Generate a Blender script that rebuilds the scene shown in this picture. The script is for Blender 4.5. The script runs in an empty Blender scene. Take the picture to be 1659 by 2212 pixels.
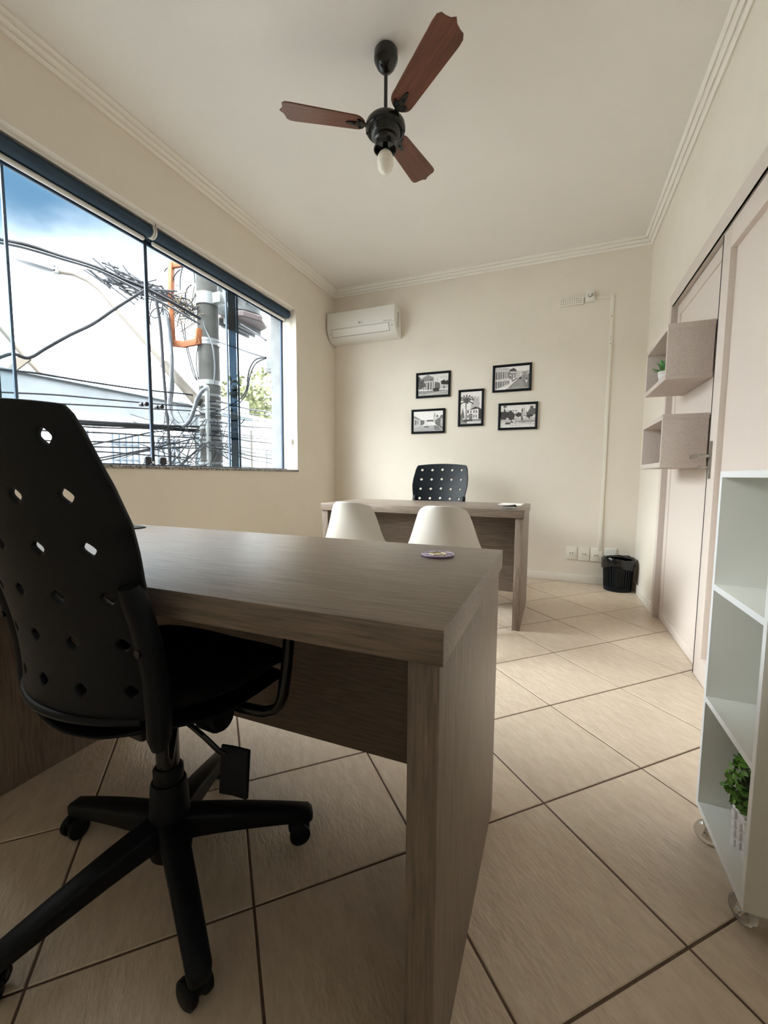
import bpy, bmesh, math, random
import numpy as np
from mathutils import Vector, Matrix

scene = bpy.context.scene
COL = scene.collection
random.seed(7)

# ------------------------------------------------------------------ camera
CAM = (0.0, 0.0, 0.95)
FWD = Vector((-0.3752, 0.9229, -0.0861)).normalized()
UPV = Vector((-0.0385, 0.0773, 0.9963))
RGT = FWD.cross(UPV).normalized()
UPV = RGT.cross(FWD).normalized()
cam_data = bpy.data.cameras.new('camera')
cam_data.sensor_width = 36.0
cam_data.lens = 14.797
cam_data.clip_start = 0.02
cam_data.clip_end = 300
cam = bpy.data.objects.new('camera', cam_data)
cam.matrix_world = Matrix(((RGT.x, UPV.x, -FWD.x, CAM[0]), (RGT.y, UPV.y, -FWD.y, CAM[1]),
                           (RGT.z, UPV.z, -FWD.z, CAM[2]), (0, 0, 0, 1)))
COL.objects.link(cam)
scene.camera = cam

# ------------------------------------------------------------------ colour management
scene.view_settings.view_transform = 'Standard'
scene.view_settings.look = 'None'
scene.view_settings.gamma = 1.0
scene.view_settings.use_curve_mapping = False
scene.view_settings.exposure = 0.58
scene.cycles.max_bounces = 9
scene.cycles.diffuse_bounces = 6
scene.cycles.transparent_max_bounces = 24

# ------------------------------------------------------------------ sky: bright haze low down, blue with clouds higher up
SKY_HAZE = 10.0
SKY_CLOUD = 38.0
SKY_BLUE = 0.50
GAP_DIR = (-0.72, 0.46, 0.52)
world = bpy.data.worlds.new('sky')
scene.world = world
world.use_nodes = True
nt = world.node_tree
for n in list(nt.nodes):
    nt.nodes.remove(n)
def wn(t, **kw):
    n = nt.nodes.new(t)
    for k, v in kw.items():
        setattr(n, k, v)
    return n
tc = wn('ShaderNodeTexCoord')
sep = wn('ShaderNodeSeparateXYZ')
nt.links.new(tc.outputs['Generated'], sep.inputs[0])
def wmath(op, a, b=None, c=None, clamp=False):
    n = wn('ShaderNodeMath', operation=op)
    n.use_clamp = clamp
    for i, v in enumerate((a, b, c)):
        if v is None: continue
        if isinstance(v, (int, float)): n.inputs[i].default_value = v
        else: nt.links.new(v, n.inputs[i])
    return n.outputs[0]
mp = wn('ShaderNodeMapping')
mp.inputs['Scale'].default_value = (1, 1, 1.9)
mp.inputs['Location'].default_value = (2.3, 0.4, 1.1)
nt.links.new(tc.outputs['Generated'], mp.inputs[0])
noi = wn('ShaderNodeTexNoise')
noi.inputs['Scale'].default_value = 2.6
noi.inputs['Detail'].default_value = 5
noi.inputs['Roughness'].default_value = 0.58
nt.links.new(mp.outputs[0], noi.inputs['Vector'])
fac = noi.outputs['Fac']
# hazy white towards the horizon
low = wmath('MULTIPLY_ADD', sep.outputs['Z'], -3.3, 1.475)
low = wmath('MULTIPLY_ADD', wmath('SUBTRACT', fac, 0.5), 0.7, low, clamp=True)
# broken clouds, added out of view to light floor and desks, with one clear gap where the photograph shows blue
dot = wn('ShaderNodeVectorMath', operation='DOT_PRODUCT')
dot.inputs[1].default_value = GAP_DIR
nt.links.new(tc.outputs['Generated'], dot.inputs[0])
gap = wmath('MULTIPLY_ADD', dot.outputs['Value'], 8.0, -6.75, clamp=True)
cloud = wmath('MULTIPLY_ADD', fac, 4.5, -1.55, clamp=True)
cloud = wmath('MULTIPLY', cloud, wmath('SUBTRACT', 1.0, gap))
low = wmath('POWER', low, 1.8)
cloud = wmath('MULTIPLY', wmath('POWER', cloud, 1.6), wmath('SUBTRACT', 1.0, low))
def wmix(f, c1, c2):
    n = wn('ShaderNodeMixRGB')
    nt.links.new(f, n.inputs[0])
    for i, c in ((1, c1), (2, c2)):
        if isinstance(c, tuple): n.inputs[i].default_value = (*c, 1)
        else: nt.links.new(c, n.inputs[i])
    return n.outputs[0]
mixc = wmix(cloud, (0.29 * SKY_BLUE, 0.58 * SKY_BLUE, 0.90 * SKY_BLUE), (1.0 * SKY_CLOUD, 0.935 * SKY_CLOUD, 0.885 * SKY_CLOUD))
mixc = wmix(low, mixc, (1.0 * SKY_HAZE, 0.935 * SKY_HAZE, 0.885 * SKY_HAZE))
bg = wn('ShaderNodeBackground')
nt.links.new(mixc, bg.inputs[0])
wo = wn('ShaderNodeOutputWorld')
nt.links.new(bg.outputs[0], wo.inputs[0])

# ------------------------------------------------------------------ sun: high, from behind this building, lights the street and the far side
sun_data = bpy.data.lights.new('sun', 'SUN')
sun_data.energy = 0.6
sun_data.angle = math.radians(0.6)
sun_data.color = (1.0, 0.95, 0.87)
sun = bpy.data.objects.new('sun', sun_data)
sun.rotation_euler = Vector((-0.62, 0.30, -0.85)).to_track_quat('-Z', 'Y').to_euler()
sun.location = (20, -10, 30)
COL.objects.link(sun)

# sampling portal in the window opening (emits nothing itself)
por_data = bpy.data.lights.new('window_portal', 'AREA')
por_data.shape = 'RECTANGLE'
por_data.size = 2.9
por_data.size_y = 1.46
por_data.cycles.is_portal = True
por = bpy.data.objects.new('window_portal', por_data)
por.matrix_world = Matrix(((0, 0, -1, -2.56), (1, 0, 0, 1.945), (0, -1, 0, 1.73), (0, 0, 0, 1)))
COL.objects.link(por)

# ------------------------------------------------------------------ helpers
def link(o, parent=None):
    COL.objects.link(o)
    if parent is not None:
        o.parent = parent
    return o

def tag(o, label=None, cat=None, group=None, kind=None):
    if label: o['label'] = label
    if cat: o['category'] = cat
    if group: o['group'] = group
    if kind: o['kind'] = kind
    return o

def thing(name, label, cat, loc=(0, 0, 0), rotz=0.0, group=None, kind=None):
    o = bpy.data.objects.new(name, None)
    o.empty_display_size = 0.05
    o.location = loc
    o.rotation_euler = (0, 0, rotz)
    link(o)
    return tag(o, label, cat, group, kind)

def copy_tree(o, parent=None):
    c = o.copy()
    link(c)
    c.parent = parent
    for ch in list(o.children):
        copy_tree(ch, c)
    return c

class MB:
    """collects simple solids, then becomes ONE mesh object"""
    def __init__(self):
        self.v = []
        self.f = []
    def add(self, vs, fs):
        n = len(self.v)
        self.v += [tuple(p) for p in vs]
        self.f += [tuple(i + n for i in f) for f in fs]
        return self
    def box(self, x0, x1, y0, y1, z0, z1, mat=None):
        vs = [Vector(p) for p in ((x0, y0, z0), (x1, y0, z0), (x1, y1, z0), (x0, y1, z0),
                                  (x0, y0, z1), (x1, y0, z1), (x1, y1, z1), (x0, y1, z1))]
        if mat is not None:
            vs = [mat @ p for p in vs]
        return self.add(vs, [(0, 3, 2, 1), (4, 5, 6, 7), (0, 1, 5, 4), (1, 2, 6, 5), (2, 3, 7, 6), (3, 0, 4, 7)])
    def prism(self, poly, z0, z1, mat=None):
        n = len(poly)
        vs = [Vector((a, b, z0)) for a, b in poly] + [Vector((a, b, z1)) for a, b in poly]
        if mat is not None:
            vs = [mat @ p for p in vs]
        fs = [tuple(reversed(range(n))), tuple(range(n, 2 * n))]
        fs += [(i, (i + 1) % n, n + (i + 1) % n, n + i) for i in range(n)]
        return self.add(vs, fs)
    def tube(self, pts, r, n=8, caps=True, radii=None):
        pts = [Vector(p) for p in pts]
        m = len(pts)
        vs = []
        prev = None
        for i, p in enumerate(pts):
            t = (pts[min(i + 1, m - 1)] - pts[max(i - 1, 0)])
            if t.length < 1e-9: t = Vector((0, 0, 1))
            t.normalize()
            if prev is None:
                a = Vector((0, 0, 1)) if abs(t.z) < 0.9 else Vector((1, 0, 0))
                nrm = t.cross(a).normalized()
            else:
                nrm = (prev - t * prev.dot(t))
                nrm = nrm.normalized() if nrm.length > 1e-6 else t.orthogonal().normalized()
            prev = nrm
            bn = t.cross(nrm)
            rr = radii[i] if radii else r
            for k in range(n):
                a = 2 * math.pi * k / n
                vs.append(p + (nrm * math.cos(a) + bn * math.sin(a)) * rr)
        fs = []
        for i in range(m - 1):
            for k in range(n):
                fs.append((i * n + k, i * n + (k + 1) % n, (i + 1) * n + (k + 1) % n, (i + 1) * n + k))
        if caps:
            fs.append(tuple(reversed(range(n))))
            fs.append(tuple((m - 1) * n + k for k in range(n)))
        return self.add(vs, fs)
    def cyl(self, p0, p1, r0, r1=None, n=20):
        return self.tube([p0, p1], r0, n, True, [r0, r0 if r1 is None else r1])
    def lathe(self, prof, n=32, c=(0, 0, 0), mat=None):
        vs = []
        m = len(prof)
        for r, z in prof:
            for k in range(n):
                a = 2 * math.pi * k / n
                vs.append(Vector((c[0] + max(r, 1e-5) * math.cos(a), c[1] + max(r, 1e-5) * math.sin(a), c[2] + z)))
        if mat is not None:
            vs = [mat @ p for p in vs]
        fs = []
        for i in range(m - 1):
            for k in range(n):
                fs.append((i * n + k, i * n + (k + 1) % n, (i + 1) * n + (k + 1) % n, (i + 1) * n + k))
        fs.append(tuple(reversed(range(n))))
        fs.append(tuple((m - 1) * n + k for k in range(n)))
        return self.add(vs, fs)
    def grid(self, pts):
        """pts[i][j] -> quads"""
        h, w = len(pts), len(pts[0])
        vs = [p for row in pts for p in row]
        fs = [(i * w + j, i * w + j + 1, (i + 1) * w + j + 1, (i + 1) * w + j) for i in range(h - 1) for j in range(w - 1)]
        return self.add(vs, fs)
    def mesh(self, name, smooth=40, bevel=0.0, seg=2, weld=False):
        me = bpy.data.meshes.new(name)
        bm = bmesh.new()
        bv = [bm.verts.new(p) for p in self.v]
        for f in self.f:
            if len(set(f)) > 2:
                try:
                    bm.faces.new([bv[i] for i in f])
                except ValueError:
                    pass
        if weld:
            bmesh.ops.remove_doubles(bm, verts=bm.verts, dist=1e-5)
        bmesh.ops.recalc_face_normals(bm, faces=bm.faces)
        if bevel > 0:
            ed = [e for e in bm.edges if len(e.link_faces) == 2 and e.calc_face_angle(0) > 0.6]
            bmesh.ops.bevel(bm, geom=ed, offset=bevel, segments=seg, profile=0.5, affect='EDGES', clamp_overlap=True)
        bm.to_mesh(me)
        bm.free()
        if smooth:
            for p in me.polygons:
                p.use_smooth = True
            me.set_sharp_from_angle(angle=math.radians(smooth))
        return me
    def build(self, name, mat, parent=None, smooth=40, bevel=0.0, seg=2, weld=False, loc=None):
        me = self.mesh(name, smooth, bevel, seg, weld)
        if mat is not None:
            me.materials.append(mat)
        o = bpy.data.objects.new(name, me)
        if loc is not None:
            o.location = loc
        return link(o, parent)

def solidify(o, t, offset=0.0, sub=0):
    m = o.modifiers.new('thickness', 'SOLIDIFY')
    m.thickness = t
    m.offset = offset
    if sub:
        s = o.modifiers.new('smooth', 'SUBSURF')
        s.levels = sub
        s.render_levels = sub
    return o

def structure(o, label, cat):
    return tag(o, label, cat, kind='structure')

# ------------------------------------------------------------------ materials
MATS = {}
def lin(c):
    return tuple(((x / 255.0) / 12.92 if x / 255.0 <= 0.04045 else ((x / 255.0 + 0.055) / 1.055) ** 2.4) for x in c)

def pmat(name, color, rough=0.5, metal=0.0, spec=0.5, var=None, bump=None, scale3=None, rnd=0.0, coat=0.0, transm=0.0, second=None):
    """principled material; var=(noise scale, amount) mixes towards `second`; bump=(scale,strength)"""
    m = bpy.data.materials.new(name)
    m.use_nodes = True
    t = m.node_tree
    b = t.nodes['Principled BSDF']
    b.inputs['Base Color'].default_value = (*color, 1)
    b.inputs['Roughness'].default_value = rough
    b.inputs['Metallic'].default_value = metal
    b.inputs['Specular IOR Level'].default_value = spec
    if coat:
        b.inputs['Coat Weight'].default_value = coat
        b.inputs['Coat Roughness'].default_value = 0.12
    if transm:
        b.inputs['Transmission Weight'].default_value = transm
    vec = None
    if var or bump:
        c = t.nodes.new('ShaderNodeTexCoord')
        vec = c.outputs['Object']
        if rnd:
            oi = t.nodes.new('ShaderNodeObjectInfo')
            ad = t.nodes.new('ShaderNodeVectorMath')
            ad.operation = 'MULTIPLY_ADD'
            ad.inputs[1].default_value = (37.0, 53.0, 11.0)
            t.links.new(oi.outputs['Random'], ad.inputs[0])
            t.links.new(vec, ad.inputs[2])
            vec = ad.outputs[0]
        if scale3:
            mpn = t.nodes.new('ShaderNodeMapping')
            mpn.inputs['Scale'].default_value = scale3
            t.links.new(vec, mpn.inputs[0])
            vec = mpn.outputs[0]
    if var:
        n = t.nodes.new('ShaderNodeTexNoise')
        n.inputs['Scale'].default_value = var[0]
        n.inputs['Detail'].default_value = 5
        n.inputs['Roughness'].default_value = 0.65
        t.links.new(vec, n.inputs['Vector'])
        r = t.nodes.new('ShaderNodeValToRGB')
        r.color_ramp.elements[0].position = 0.5 - var[2] if len(var) > 2 else 0.3
        r.color_ramp.elements[1].position = 0.5 + var[2] if len(var) > 2 else 0.7
        sc = second if second else tuple(max(0, x * (1 - var[1])) for x in color)
        r.color_ramp.elements[0].color = (*sc, 1)
        r.color_ramp.elements[1].color = (*color, 1)
        t.links.new(n.outputs['Fac'], r.inputs[0])
        outc = r.outputs[0]
        if rnd:
            hs = t.nodes.new('ShaderNodeHueSaturation')
            mr = t.nodes.new('ShaderNodeMapRange')
            mr.inputs['To Min'].default_value = 1 - rnd
            mr.inputs['To Max'].default_value = 1 + rnd
            t.links.new(oi.outputs['Random'], mr.inputs['Value'])
            t.links.new(mr.outputs[0], hs.inputs['Value'])
            t.links.new(outc, hs.inputs['Color'])
            outc = hs.outputs[0]
        t.links.new(outc, b.inputs['Base Color'])
    if bump:
        n2 = t.nodes.new('ShaderNodeTexNoise')
        n2.inputs['Scale'].default_value = bump[0]
        n2.inputs['Detail'].default_value = 3
        t.links.new(vec, n2.inputs['Vector'])
        bp = t.nodes.new('ShaderNodeBump')
        bp.inputs['Strength'].default_value = bump[1]
        bp.inputs['Distance'].default_value = 0.004
        t.links.new(n2.outputs['Fac'], bp.inputs['Height'])
        t.links.new(bp.outputs[0], b.inputs['Normal'])
    MATS[name] = m
    return m

def glass_mat(name, tint, refl=0.06):
    """thin pane: clear with a tint, plus a little mirror reflection by Fresnel"""
    m = bpy.data.materials.new(name)
    m.use_nodes = True
    t = m.node_tree
    for n in list(t.nodes):
        t.nodes.remove(n)
    tr = t.nodes.new('ShaderNodeBsdfTransparent')
    tr.inputs[0].default_value = (*tint, 1)
    gl = t.nodes.new('ShaderNodeBsdfGlossy')
    gl.inputs['Roughness'].default_value = 0.02
    gl.inputs['Color'].default_value = (0.9, 0.95, 1, 1)
    lw = t.nodes.new('ShaderNodeLayerWeight')           # Schlick: 0.03 + 0.97 * facing^5
    pw = t.nodes.new('ShaderNodeMath')
    pw.operation = 'POWER'
    pw.inputs[1].default_value = 5.0
    t.links.new(lw.outputs['Facing'], pw.inputs[0])
    fr = t.nodes.new('ShaderNodeMath')
    fr.operation = 'MULTIPLY_ADD'
    fr.inputs[1].default_value = 0.6
    fr.inputs[2].default_value = refl * 0.5
    t.links.new(pw.outputs[0], fr.inputs[0])
    mx = t.nodes.new('ShaderNodeMixShader')
    t.links.new(fr.outputs[0], mx.inputs[0])
    t.links.new(tr.outputs[0], mx.inputs[1])
    t.links.new(gl.outputs[0], mx.inputs[2])
    o = t.nodes.new('ShaderNodeOutputMaterial')
    t.links.new(mx.outputs[0], o.inputs[0])
    MATS[name] = m
    return m

WALL = pmat('wall_paint', (0.84, 0.775, 0.68), 0.75, spec=0.25, var=(3.0, 0.04), bump=(160, 0.10))
CEIL = pmat('ceiling_paint', (0.88, 0.85, 0.81), 0.5, spec=0.3, var=(1.5, 0.03))
PLASTER = pmat('cornice_plaster', (0.90, 0.865, 0.80), 0.6, spec=0.3)
TRIMW = pmat('baseboard_paint', (0.87, 0.83, 0.76), 0.45, spec=0.4)
TILE = pmat('ceramic_tile', (0.735, 0.62, 0.495), 0.34, spec=0.45, var=(16.0, 0.2, 0.20), bump=(45, 0.6), scale3=(1.0, 2.6, 1.0), rnd=0.035, second=(0.61, 0.495, 0.38))
GROUT = pmat('tile_grout', (0.185, 0.125, 0.095), 0.9, spec=0.1, var=(30, 0.3))
WOODX = pmat('ash_laminate_long', (0.29, 0.228, 0.180), 0.36, spec=0.5, var=(26.0, 0.3, 0.22), bump=(110, 0.15), scale3=(0.4, 7.0, 7.0), second=(0.125, 0.095, 0.073))
WOODZ = pmat('ash_laminate_upright', (0.29, 0.228, 0.180), 0.42, spec=0.45, var=(26.0, 0.3, 0.22), bump=(110, 0.15), scale3=(7.0, 7.0, 0.4), second=(0.125, 0.095, 0.073))
BLACKP = pmat('black_plastic', (0.005, 0.0075, 0.0105), 0.5, spec=0.22, bump=(240, 0.06))
BLACKG = pmat('black_gloss', (0.005, 0.0055, 0.006), 0.22, spec=0.5)
BLACKF = pmat('black_fabric', (0.004, 0.004, 0.0045), 0.85, spec=0.2, bump=(500, 0.15))
CHROME = pmat('chrome', (0.75, 0.75, 0.74), 0.16, metal=1.0)
STEEL = pmat('brushed_steel', (0.42, 0.40, 0.37), 0.34, metal=1.0)
DARKST = pmat('dark_steel', (0.05, 0.05, 0.055), 0.4, metal=0.8)
WHITEP = pmat('white_plastic', (0.80, 0.79, 0.75), 0.32, spec=0.5)
CREAMP = pmat('cream_plastic', (0.87, 0.83, 0.74), 0.4, spec=0.4)
SHELLW = pmat('chair_shell_plastic', (0.60, 0.565, 0.515), 0.38, spec=0.45)
MELAM = pmat('white_melamine', (0.80, 0.80, 0.755), 0.35, spec=0.45)
MELEDGE = pmat('melamine_edge', (0.86, 0.88, 0.90), 0.4, spec=0.4)
MDFP = pmat('painted_panel', (0.76, 0.675, 0.62), 0.6, spec=0.25, var=(140, 0.07, 0.2), bump=(300, 0.06))
LINEN = pmat('linen_laminate', (0.66, 0.575, 0.525), 0.6, spec=0.25, var=(120, 0.16, 0.2), bump=(260, 0.10), scale3=(1, 1, 1))
NAVY = pmat('blind_fabric', (0.035, 0.062, 0.095), 0.7, spec=0.2, bump=(700, 0.1))
NAVYAL = pmat('window_aluminium', (0.045, 0.065, 0.10), 0.35, metal=0.5)
RAILW = pmat('blind_rail_white', (0.72, 0.70, 0.66), 0.4, spec=0.4)
GRANITE = pmat('granite', (0.42, 0.40, 0.36), 0.3, spec=0.5, var=(90, 0.8, 0.08), second=(0.05, 0.045, 0.04))
CONC = pmat('exterior_concrete', (0.15, 0.152, 0.155), 0.85, spec=0.2, var=(12, 0.3), bump=(90, 0.3))
GLASS = glass_mat('window_glass', (0.89, 0.955, 0.985))
SEALG = glass_mat('seal_film', (0.092, 0.127, 0.163))
FANWOOD = pmat('fan_wood', (0.165, 0.052, 0.022), 0.36, spec=0.5, var=(7.0, 0.4, 0.2), scale3=(0.8, 9.0, 9.0), bump=(50, 0.05), second=(0.075, 0.021, 0.010), rnd=0.02)
BULB = pmat('bulb_glass', (0.86, 0.82, 0.72), 0.25, spec=0.5)
LEAF = pmat('leaf_green', (0.20, 0.42, 0.06), 0.42, spec=0.45, var=(40, 0.6), second=(0.07, 0.19, 0.025))
LEAF2 = pmat('leaf_bright', (0.10, 0.30, 0.06), 0.38, spec=0.5, var=(30, 0.5), second=(0.03, 0.11, 0.03))
SOIL = pmat('moss', (0.05, 0.06, 0.02), 0.9)
CERAM = pmat('white_ceramic', (0.82, 0.80, 0.80), 0.28, spec=0.5)
WHEEL = pmat('clear_wheel', (0.80, 0.76, 0.70), 0.08, spec=0.6, transm=0.75)
PAPER = pmat('paper', (0.88, 0.86, 0.80), 0.7, spec=0.2)
INK = pmat('print_ink', (0.03, 0.03, 0.03), 0.6)
GREYTXT = pmat('grey_print', (0.22, 0.21, 0.20), 0.6)
PURPLE = pmat('coaster_purple', (0.17, 0.10, 0.20), 0.35, spec=0.5, coat=0.5)
GOLD = pmat('coaster_print_cream', (0.80, 0.70, 0.38), 0.4)
LILAC = pmat('coaster_print_lilac', (0.62, 0.54, 0.68), 0.4)
BAGP = pmat('bin_bag_film', (0.008, 0.008, 0.009), 0.16, spec=0.6, bump=(60, 0.5))

# ================================================================== THE ROOM
XL, XR, YB, YF, ZC = -2.265, 0.656, 4.121, -1.35, 2.89
WY0, WY1, WZ0, WZ1 = 0.50, 3.396, 1.0, 2.465        # window opening
DY0, DY1, DZ1 = 1.50, 3.295, 2.045                   # door opening in the right wall

# floor: grout bed plus every tile as its own piece
fl = MB().box(XL - 0.28, XR + 0.2, YF - 0.2, YB + 0.15, -0.12, -0.0025).build('floor', GROUT, smooth=0)
structure(fl, 'beige ceramic tile floor laid diagonally with dark grout', 'floor')
def clip(poly, axis, lim, keep_less):
    out = []
    for i in range(len(poly)):
        a, b = poly[i], poly[(i + 1) % len(poly)]
        ia = a[axis] <= lim if keep_less else a[axis] >= lim
        ib = b[axis] <= lim if keep_less else b[axis] >= lim
        if ia: out.append(a)
        if ia != ib:
            t = (lim - a[axis]) / (b[axis] - a[axis])
            out.append((a[0] + t * (b[0] - a[0]), a[1] + t * (b[1] - a[1])))
    return out
TS = 0.4064
TE1 = Vector((0.694, -0.720)); TE2 = Vector((-0.720, -0.694)); TO = Vector((0.339, 3.827))
g = 0.0029
full_mesh = None
def tile_mb(poly):
    c = (sum(p[0] for p in poly) / len(poly), sum(p[1] for p in poly) / len(poly))
    inner = []
    for p in poly:
        d = math.hypot(p[0] - c[0], p[1] - c[1])
        k = max(0.0, 1 - 0.0028 / max(d, 1e-6))
        inner.append((c[0] + (p[0] - c[0]) * k, c[1] + (p[1] - c[1]) * k))
    n = len(poly)
    mb = MB()
    vs = [(a, b, -0.02) for a, b in poly] + [(a, b, -0.0013) for a, b in poly] + [(a, b, 0.0) for a, b in inner]
    fs = [(i, (i + 1) % n, n + (i + 1) % n, n + i) for i in range(n)]
    fs += [(n + i, n + (i + 1) % n, 2 * n + (i + 1) % n, 2 * n + i) for i in range(n)]
    fs += [tuple(range(2 * n, 3 * n))]
    return mb.add(vs, fs)
ang = math.atan2(TE1.y, TE1.x)
h = TS / 2 - g
for i in range(-14, 16):
    for j in range(-14, 16):
        c = TO + TE1 * (TS * (j + 0.5)) + TE2 * (TS * (i + 0.5))
        cs = [c + TE1 * (sx * h) + TE2 * (sy * h) for sx, sy in ((-1, -1), (1, -1), (1, 1), (-1, 1))]
        poly = [(p.x, p.y) for p in cs]
        q = clip(clip(clip(clip(poly, 0, XL + 0.004, False), 0, XR + 0.045, True), 1, YF + 0.004, False), 1, YB - 0.004, True)
        if len(q) < 3:
            continue
        area = abs(sum(q[k][0] * q[(k + 1) % len(q)][1] - q[(k + 1) % len(q)][0] * q[k][1] for k in range(len(q)))) / 2
        if area < 0.0004:
            continue
        if area > 0.999 * (2 * h) ** 2:
            if full_mesh is None:
                full_mesh = tile_mb([(-h, -h), (h, -h), (h, h), (-h, h)]).mesh('tile', smooth=0)
                full_mesh.materials.append(TILE)
            o = bpy.data.objects.new('tile', full_mesh)
            o.location = (c.x, c.y, 0)
            o.rotation_euler = (0, 0, ang + (0, math.pi / 2)[0])
            link(o, fl)
        else:
            rot = Matrix.Rotation(-ang, 2)
            loc = [rot @ (Vector(p) - c) for p in q]
            o = tile_mb([(p.x, p.y) for p in loc]).build('tile', TILE, fl, smooth=0)
            o.location = (c.x, c.y, 0)
            o.rotation_euler = (0, 0, ang)

ce = MB().box(XL - 0.28, XR + 0.2, YF - 0.2, YB + 0.15, ZC, ZC + 0.15).build('ceiling', CEIL, smooth=0)
structure(ce, 'plain off white plaster ceiling', 'ceiling')

wl = MB()
wl.box(XL - 0.15, XL, YF, YB, 0.0, WZ0 - 0.02).box(XL - 0.15, XL, YF, YB, WZ1, ZC)
wl.box(XL - 0.15, XL, YF, WY0, WZ0 - 0.02, WZ1).box(XL - 0.15, XL, WY1, YB, WZ0 - 0.02, WZ1)
wl = structure(wl.build('wall_left', WALL, smooth=0), 'beige painted wall around the wide street window', 'wall')
we = MB()
we.box(XL - 0.285, XL - 0.15, YF - 0.2, YB + 0.15, -4.0, WZ0 - 0.02).box(XL - 0.285, XL - 0.15, YF - 0.2, YB + 0.15, WZ1, ZC + 0.3)
we.box(XL - 0.285, XL - 0.15, YF - 0.2, WY0, WZ0 - 0.02, WZ1).box(XL - 0.285, XL - 0.15, WY1, YB + 0.15, WZ0 - 0.02, WZ1)
we.build('exterior_render', CONC, wl, smooth=0)

wb = MB().box(XL - 0.15, XR + 0.15, YB, YB + 0.15, 0, ZC).build('wall_back', WALL, smooth=0)
structure(wb, 'beige painted back wall hung with the five framed photographs', 'wall')
wf = MB().box(XL - 0.15, XR + 0.15, YF - 0.15, YF, 0, ZC).build('wall_front', WALL, smooth=0)
structure(wf, 'beige painted wall behind the viewer', 'wall')
wr = MB()
wr.box(XR, XR + 0.15, YF, DY0, 0, ZC).box(XR, XR + 0.15, DY1, YB, 0, ZC).box(XR, XR + 0.15, DY0, DY1, DZ1, ZC)
wr.box(XR + 0.10, XR + 0.15, DY0, DY1, 0, DZ1)
wr = structure(wr.build('wall_right', WALL, smooth=0), 'beige painted wall around the pale panelled double door', 'wall')

# cornices with three stepped ridges, mitred in the corners
PROF = [(0, -0.064)]
for k in range(3):                       # three raised fillets along the diagonal, with grooves between
    for t_, o_ in ((0.015, 0.0), (0.03, 0.0095), (0.245, 0.0095), (0.26, 0.0)):
        tt = k / 3 + t_ + 0.02
        PROF.append((0.064 * tt + o_ * 0.707, -0.064 * (1 - tt) - o_ * 0.707))
PROF += [(0.064, 0.0), (0.0, 0.0)]
def cornice(name, side, label):
    mb = MB()
    n = len(PROF)
    vs = []
    for e in (0, 1):
        for w, dz in PROF:
            if side == 'left':  p = (XL + w, (YF + w) if e == 0 else (YB - w), ZC + dz)
            if side == 'right': p = (XR - w, (YF + w) if e == 0 else (YB - w), ZC + dz)
            if side == 'back':  p = ((XL + w) if e == 0 else (XR - w), YB - w, ZC + dz)
            if side == 'front': p = ((XL + w) if e == 0 else (XR - w), YF + w, ZC + dz)
            vs.append(p)
    fs = [(i, (i + 1) % n, n + (i + 1) % n, n + i) for i in range(n)] + [tuple(range(n)), tuple(range(n, 2 * n))]
    mb.add(vs, fs)
    return structure(mb.build(name, PLASTER, smooth=30), label, 'cornice')
cornice('trim_1', 'left', 'ridged plaster cornice above the window wall')
cornice('trim_2', 'back', 'ridged plaster cornice above the back wall')
cornice('trim_3', 'right', 'ridged plaster cornice above the door wall')
cornice('trim_4', 'front', 'ridged plaster cornice on the wall behind the viewer')

def baseboard(name, x0, x1, y0, y1, label):
    return structure(MB().box(x0, x1, y0, y1, 0.0005, 0.072).build(name, TRIMW, bevel=0.003), label, 'baseboard')
baseboard('baseboard_back', XL, XR, YB - 0.012, YB, 'low cream baseboard along the back wall')
baseboard('baseboard_right', XR - 0.012, XR, DY1 + 0.055, YB - 0.012, 'low cream baseboard between waste bin and door')
baseboard('baseboard_left', XL, XL + 0.012, YF, YB - 0.012, 'low cream baseboard under the window')

# ------------------------------------------------------------------ window
win = thing('window_1', 'wide four leaf sliding glass window looking onto the street', 'window', (XL - 0.15, (WY0 + WY1) / 2, WZ0), kind='structure')
def wpart(mb, name, mat, **kw):
    o = mb.build(name, mat, None, **kw)
    o.parent = win
    o.matrix_parent_inverse = Matrix.Translation(-Vector(win.location))
    return o
wpart(MB().box(XL - 0.285, XL + 0.012, WY0 - 0.01, WY1 + 0.004, WZ0 - 0.02, WZ0), 'window_sill', GRANITE, bevel=0.002)
GX = XL - 0.150
wpart(MB().box(GX - 0.03, GX + 0.03, WY0, WY1, WZ1 - 0.075, WZ1).box(GX - 0.006, GX + 0.006, WY0, WY1, WZ1 - 0.10, WZ1 - 0.075), 'top_track', NAVYAL, bevel=0.002)
wpart(MB().box(GX - 0.028, GX + 0.028, WY0, WY1, WZ0, WZ0 + 0.012), 'bottom_track', NAVYAL, bevel=0.001)
wpart(MB().box(GX - 0.022, GX - 0.004, WY1 - 0.012, WY1, WZ0 + 0.01, WZ1 - 0.075), 'side_channel', NAVYAL)
wpart(MB().box(GX - 0.022, GX - 0.004, WY0, WY0 + 0.012, WZ0 + 0.01, WZ1 - 0.075), 'side_channel', NAVYAL)
leaves = [(2.684, WY1 - 0.01, GX - 0.014), (1.968, 2.775, GX + 0.012), (1.17, 1.958, GX + 0.012), (WY0 + 0.01, 1.25, GX - 0.014)]
for a, b, x in leaves:
    pane = wpart(MB().box(x - 0.004, x + 0.004, a, b, WZ0 + 0.012, WZ1 - 0.08), 'glass_pane', GLASS, smooth=0)
    for yy in (a, b):
        e = MB().box(x - 0.0055, x + 0.0055, yy - 0.006, yy + 0.006, WZ0 + 0.012, WZ1 - 0.08).build('pane_edge', NAVYAL, None)
        e.parent = pane
wpart(MB().box(GX - 0.004, GX + 0.004, 2.692, 2.768, WZ0 + 0.012, WZ1 - 0.08), 'seal_strip', SEALG, smooth=0)
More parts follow.
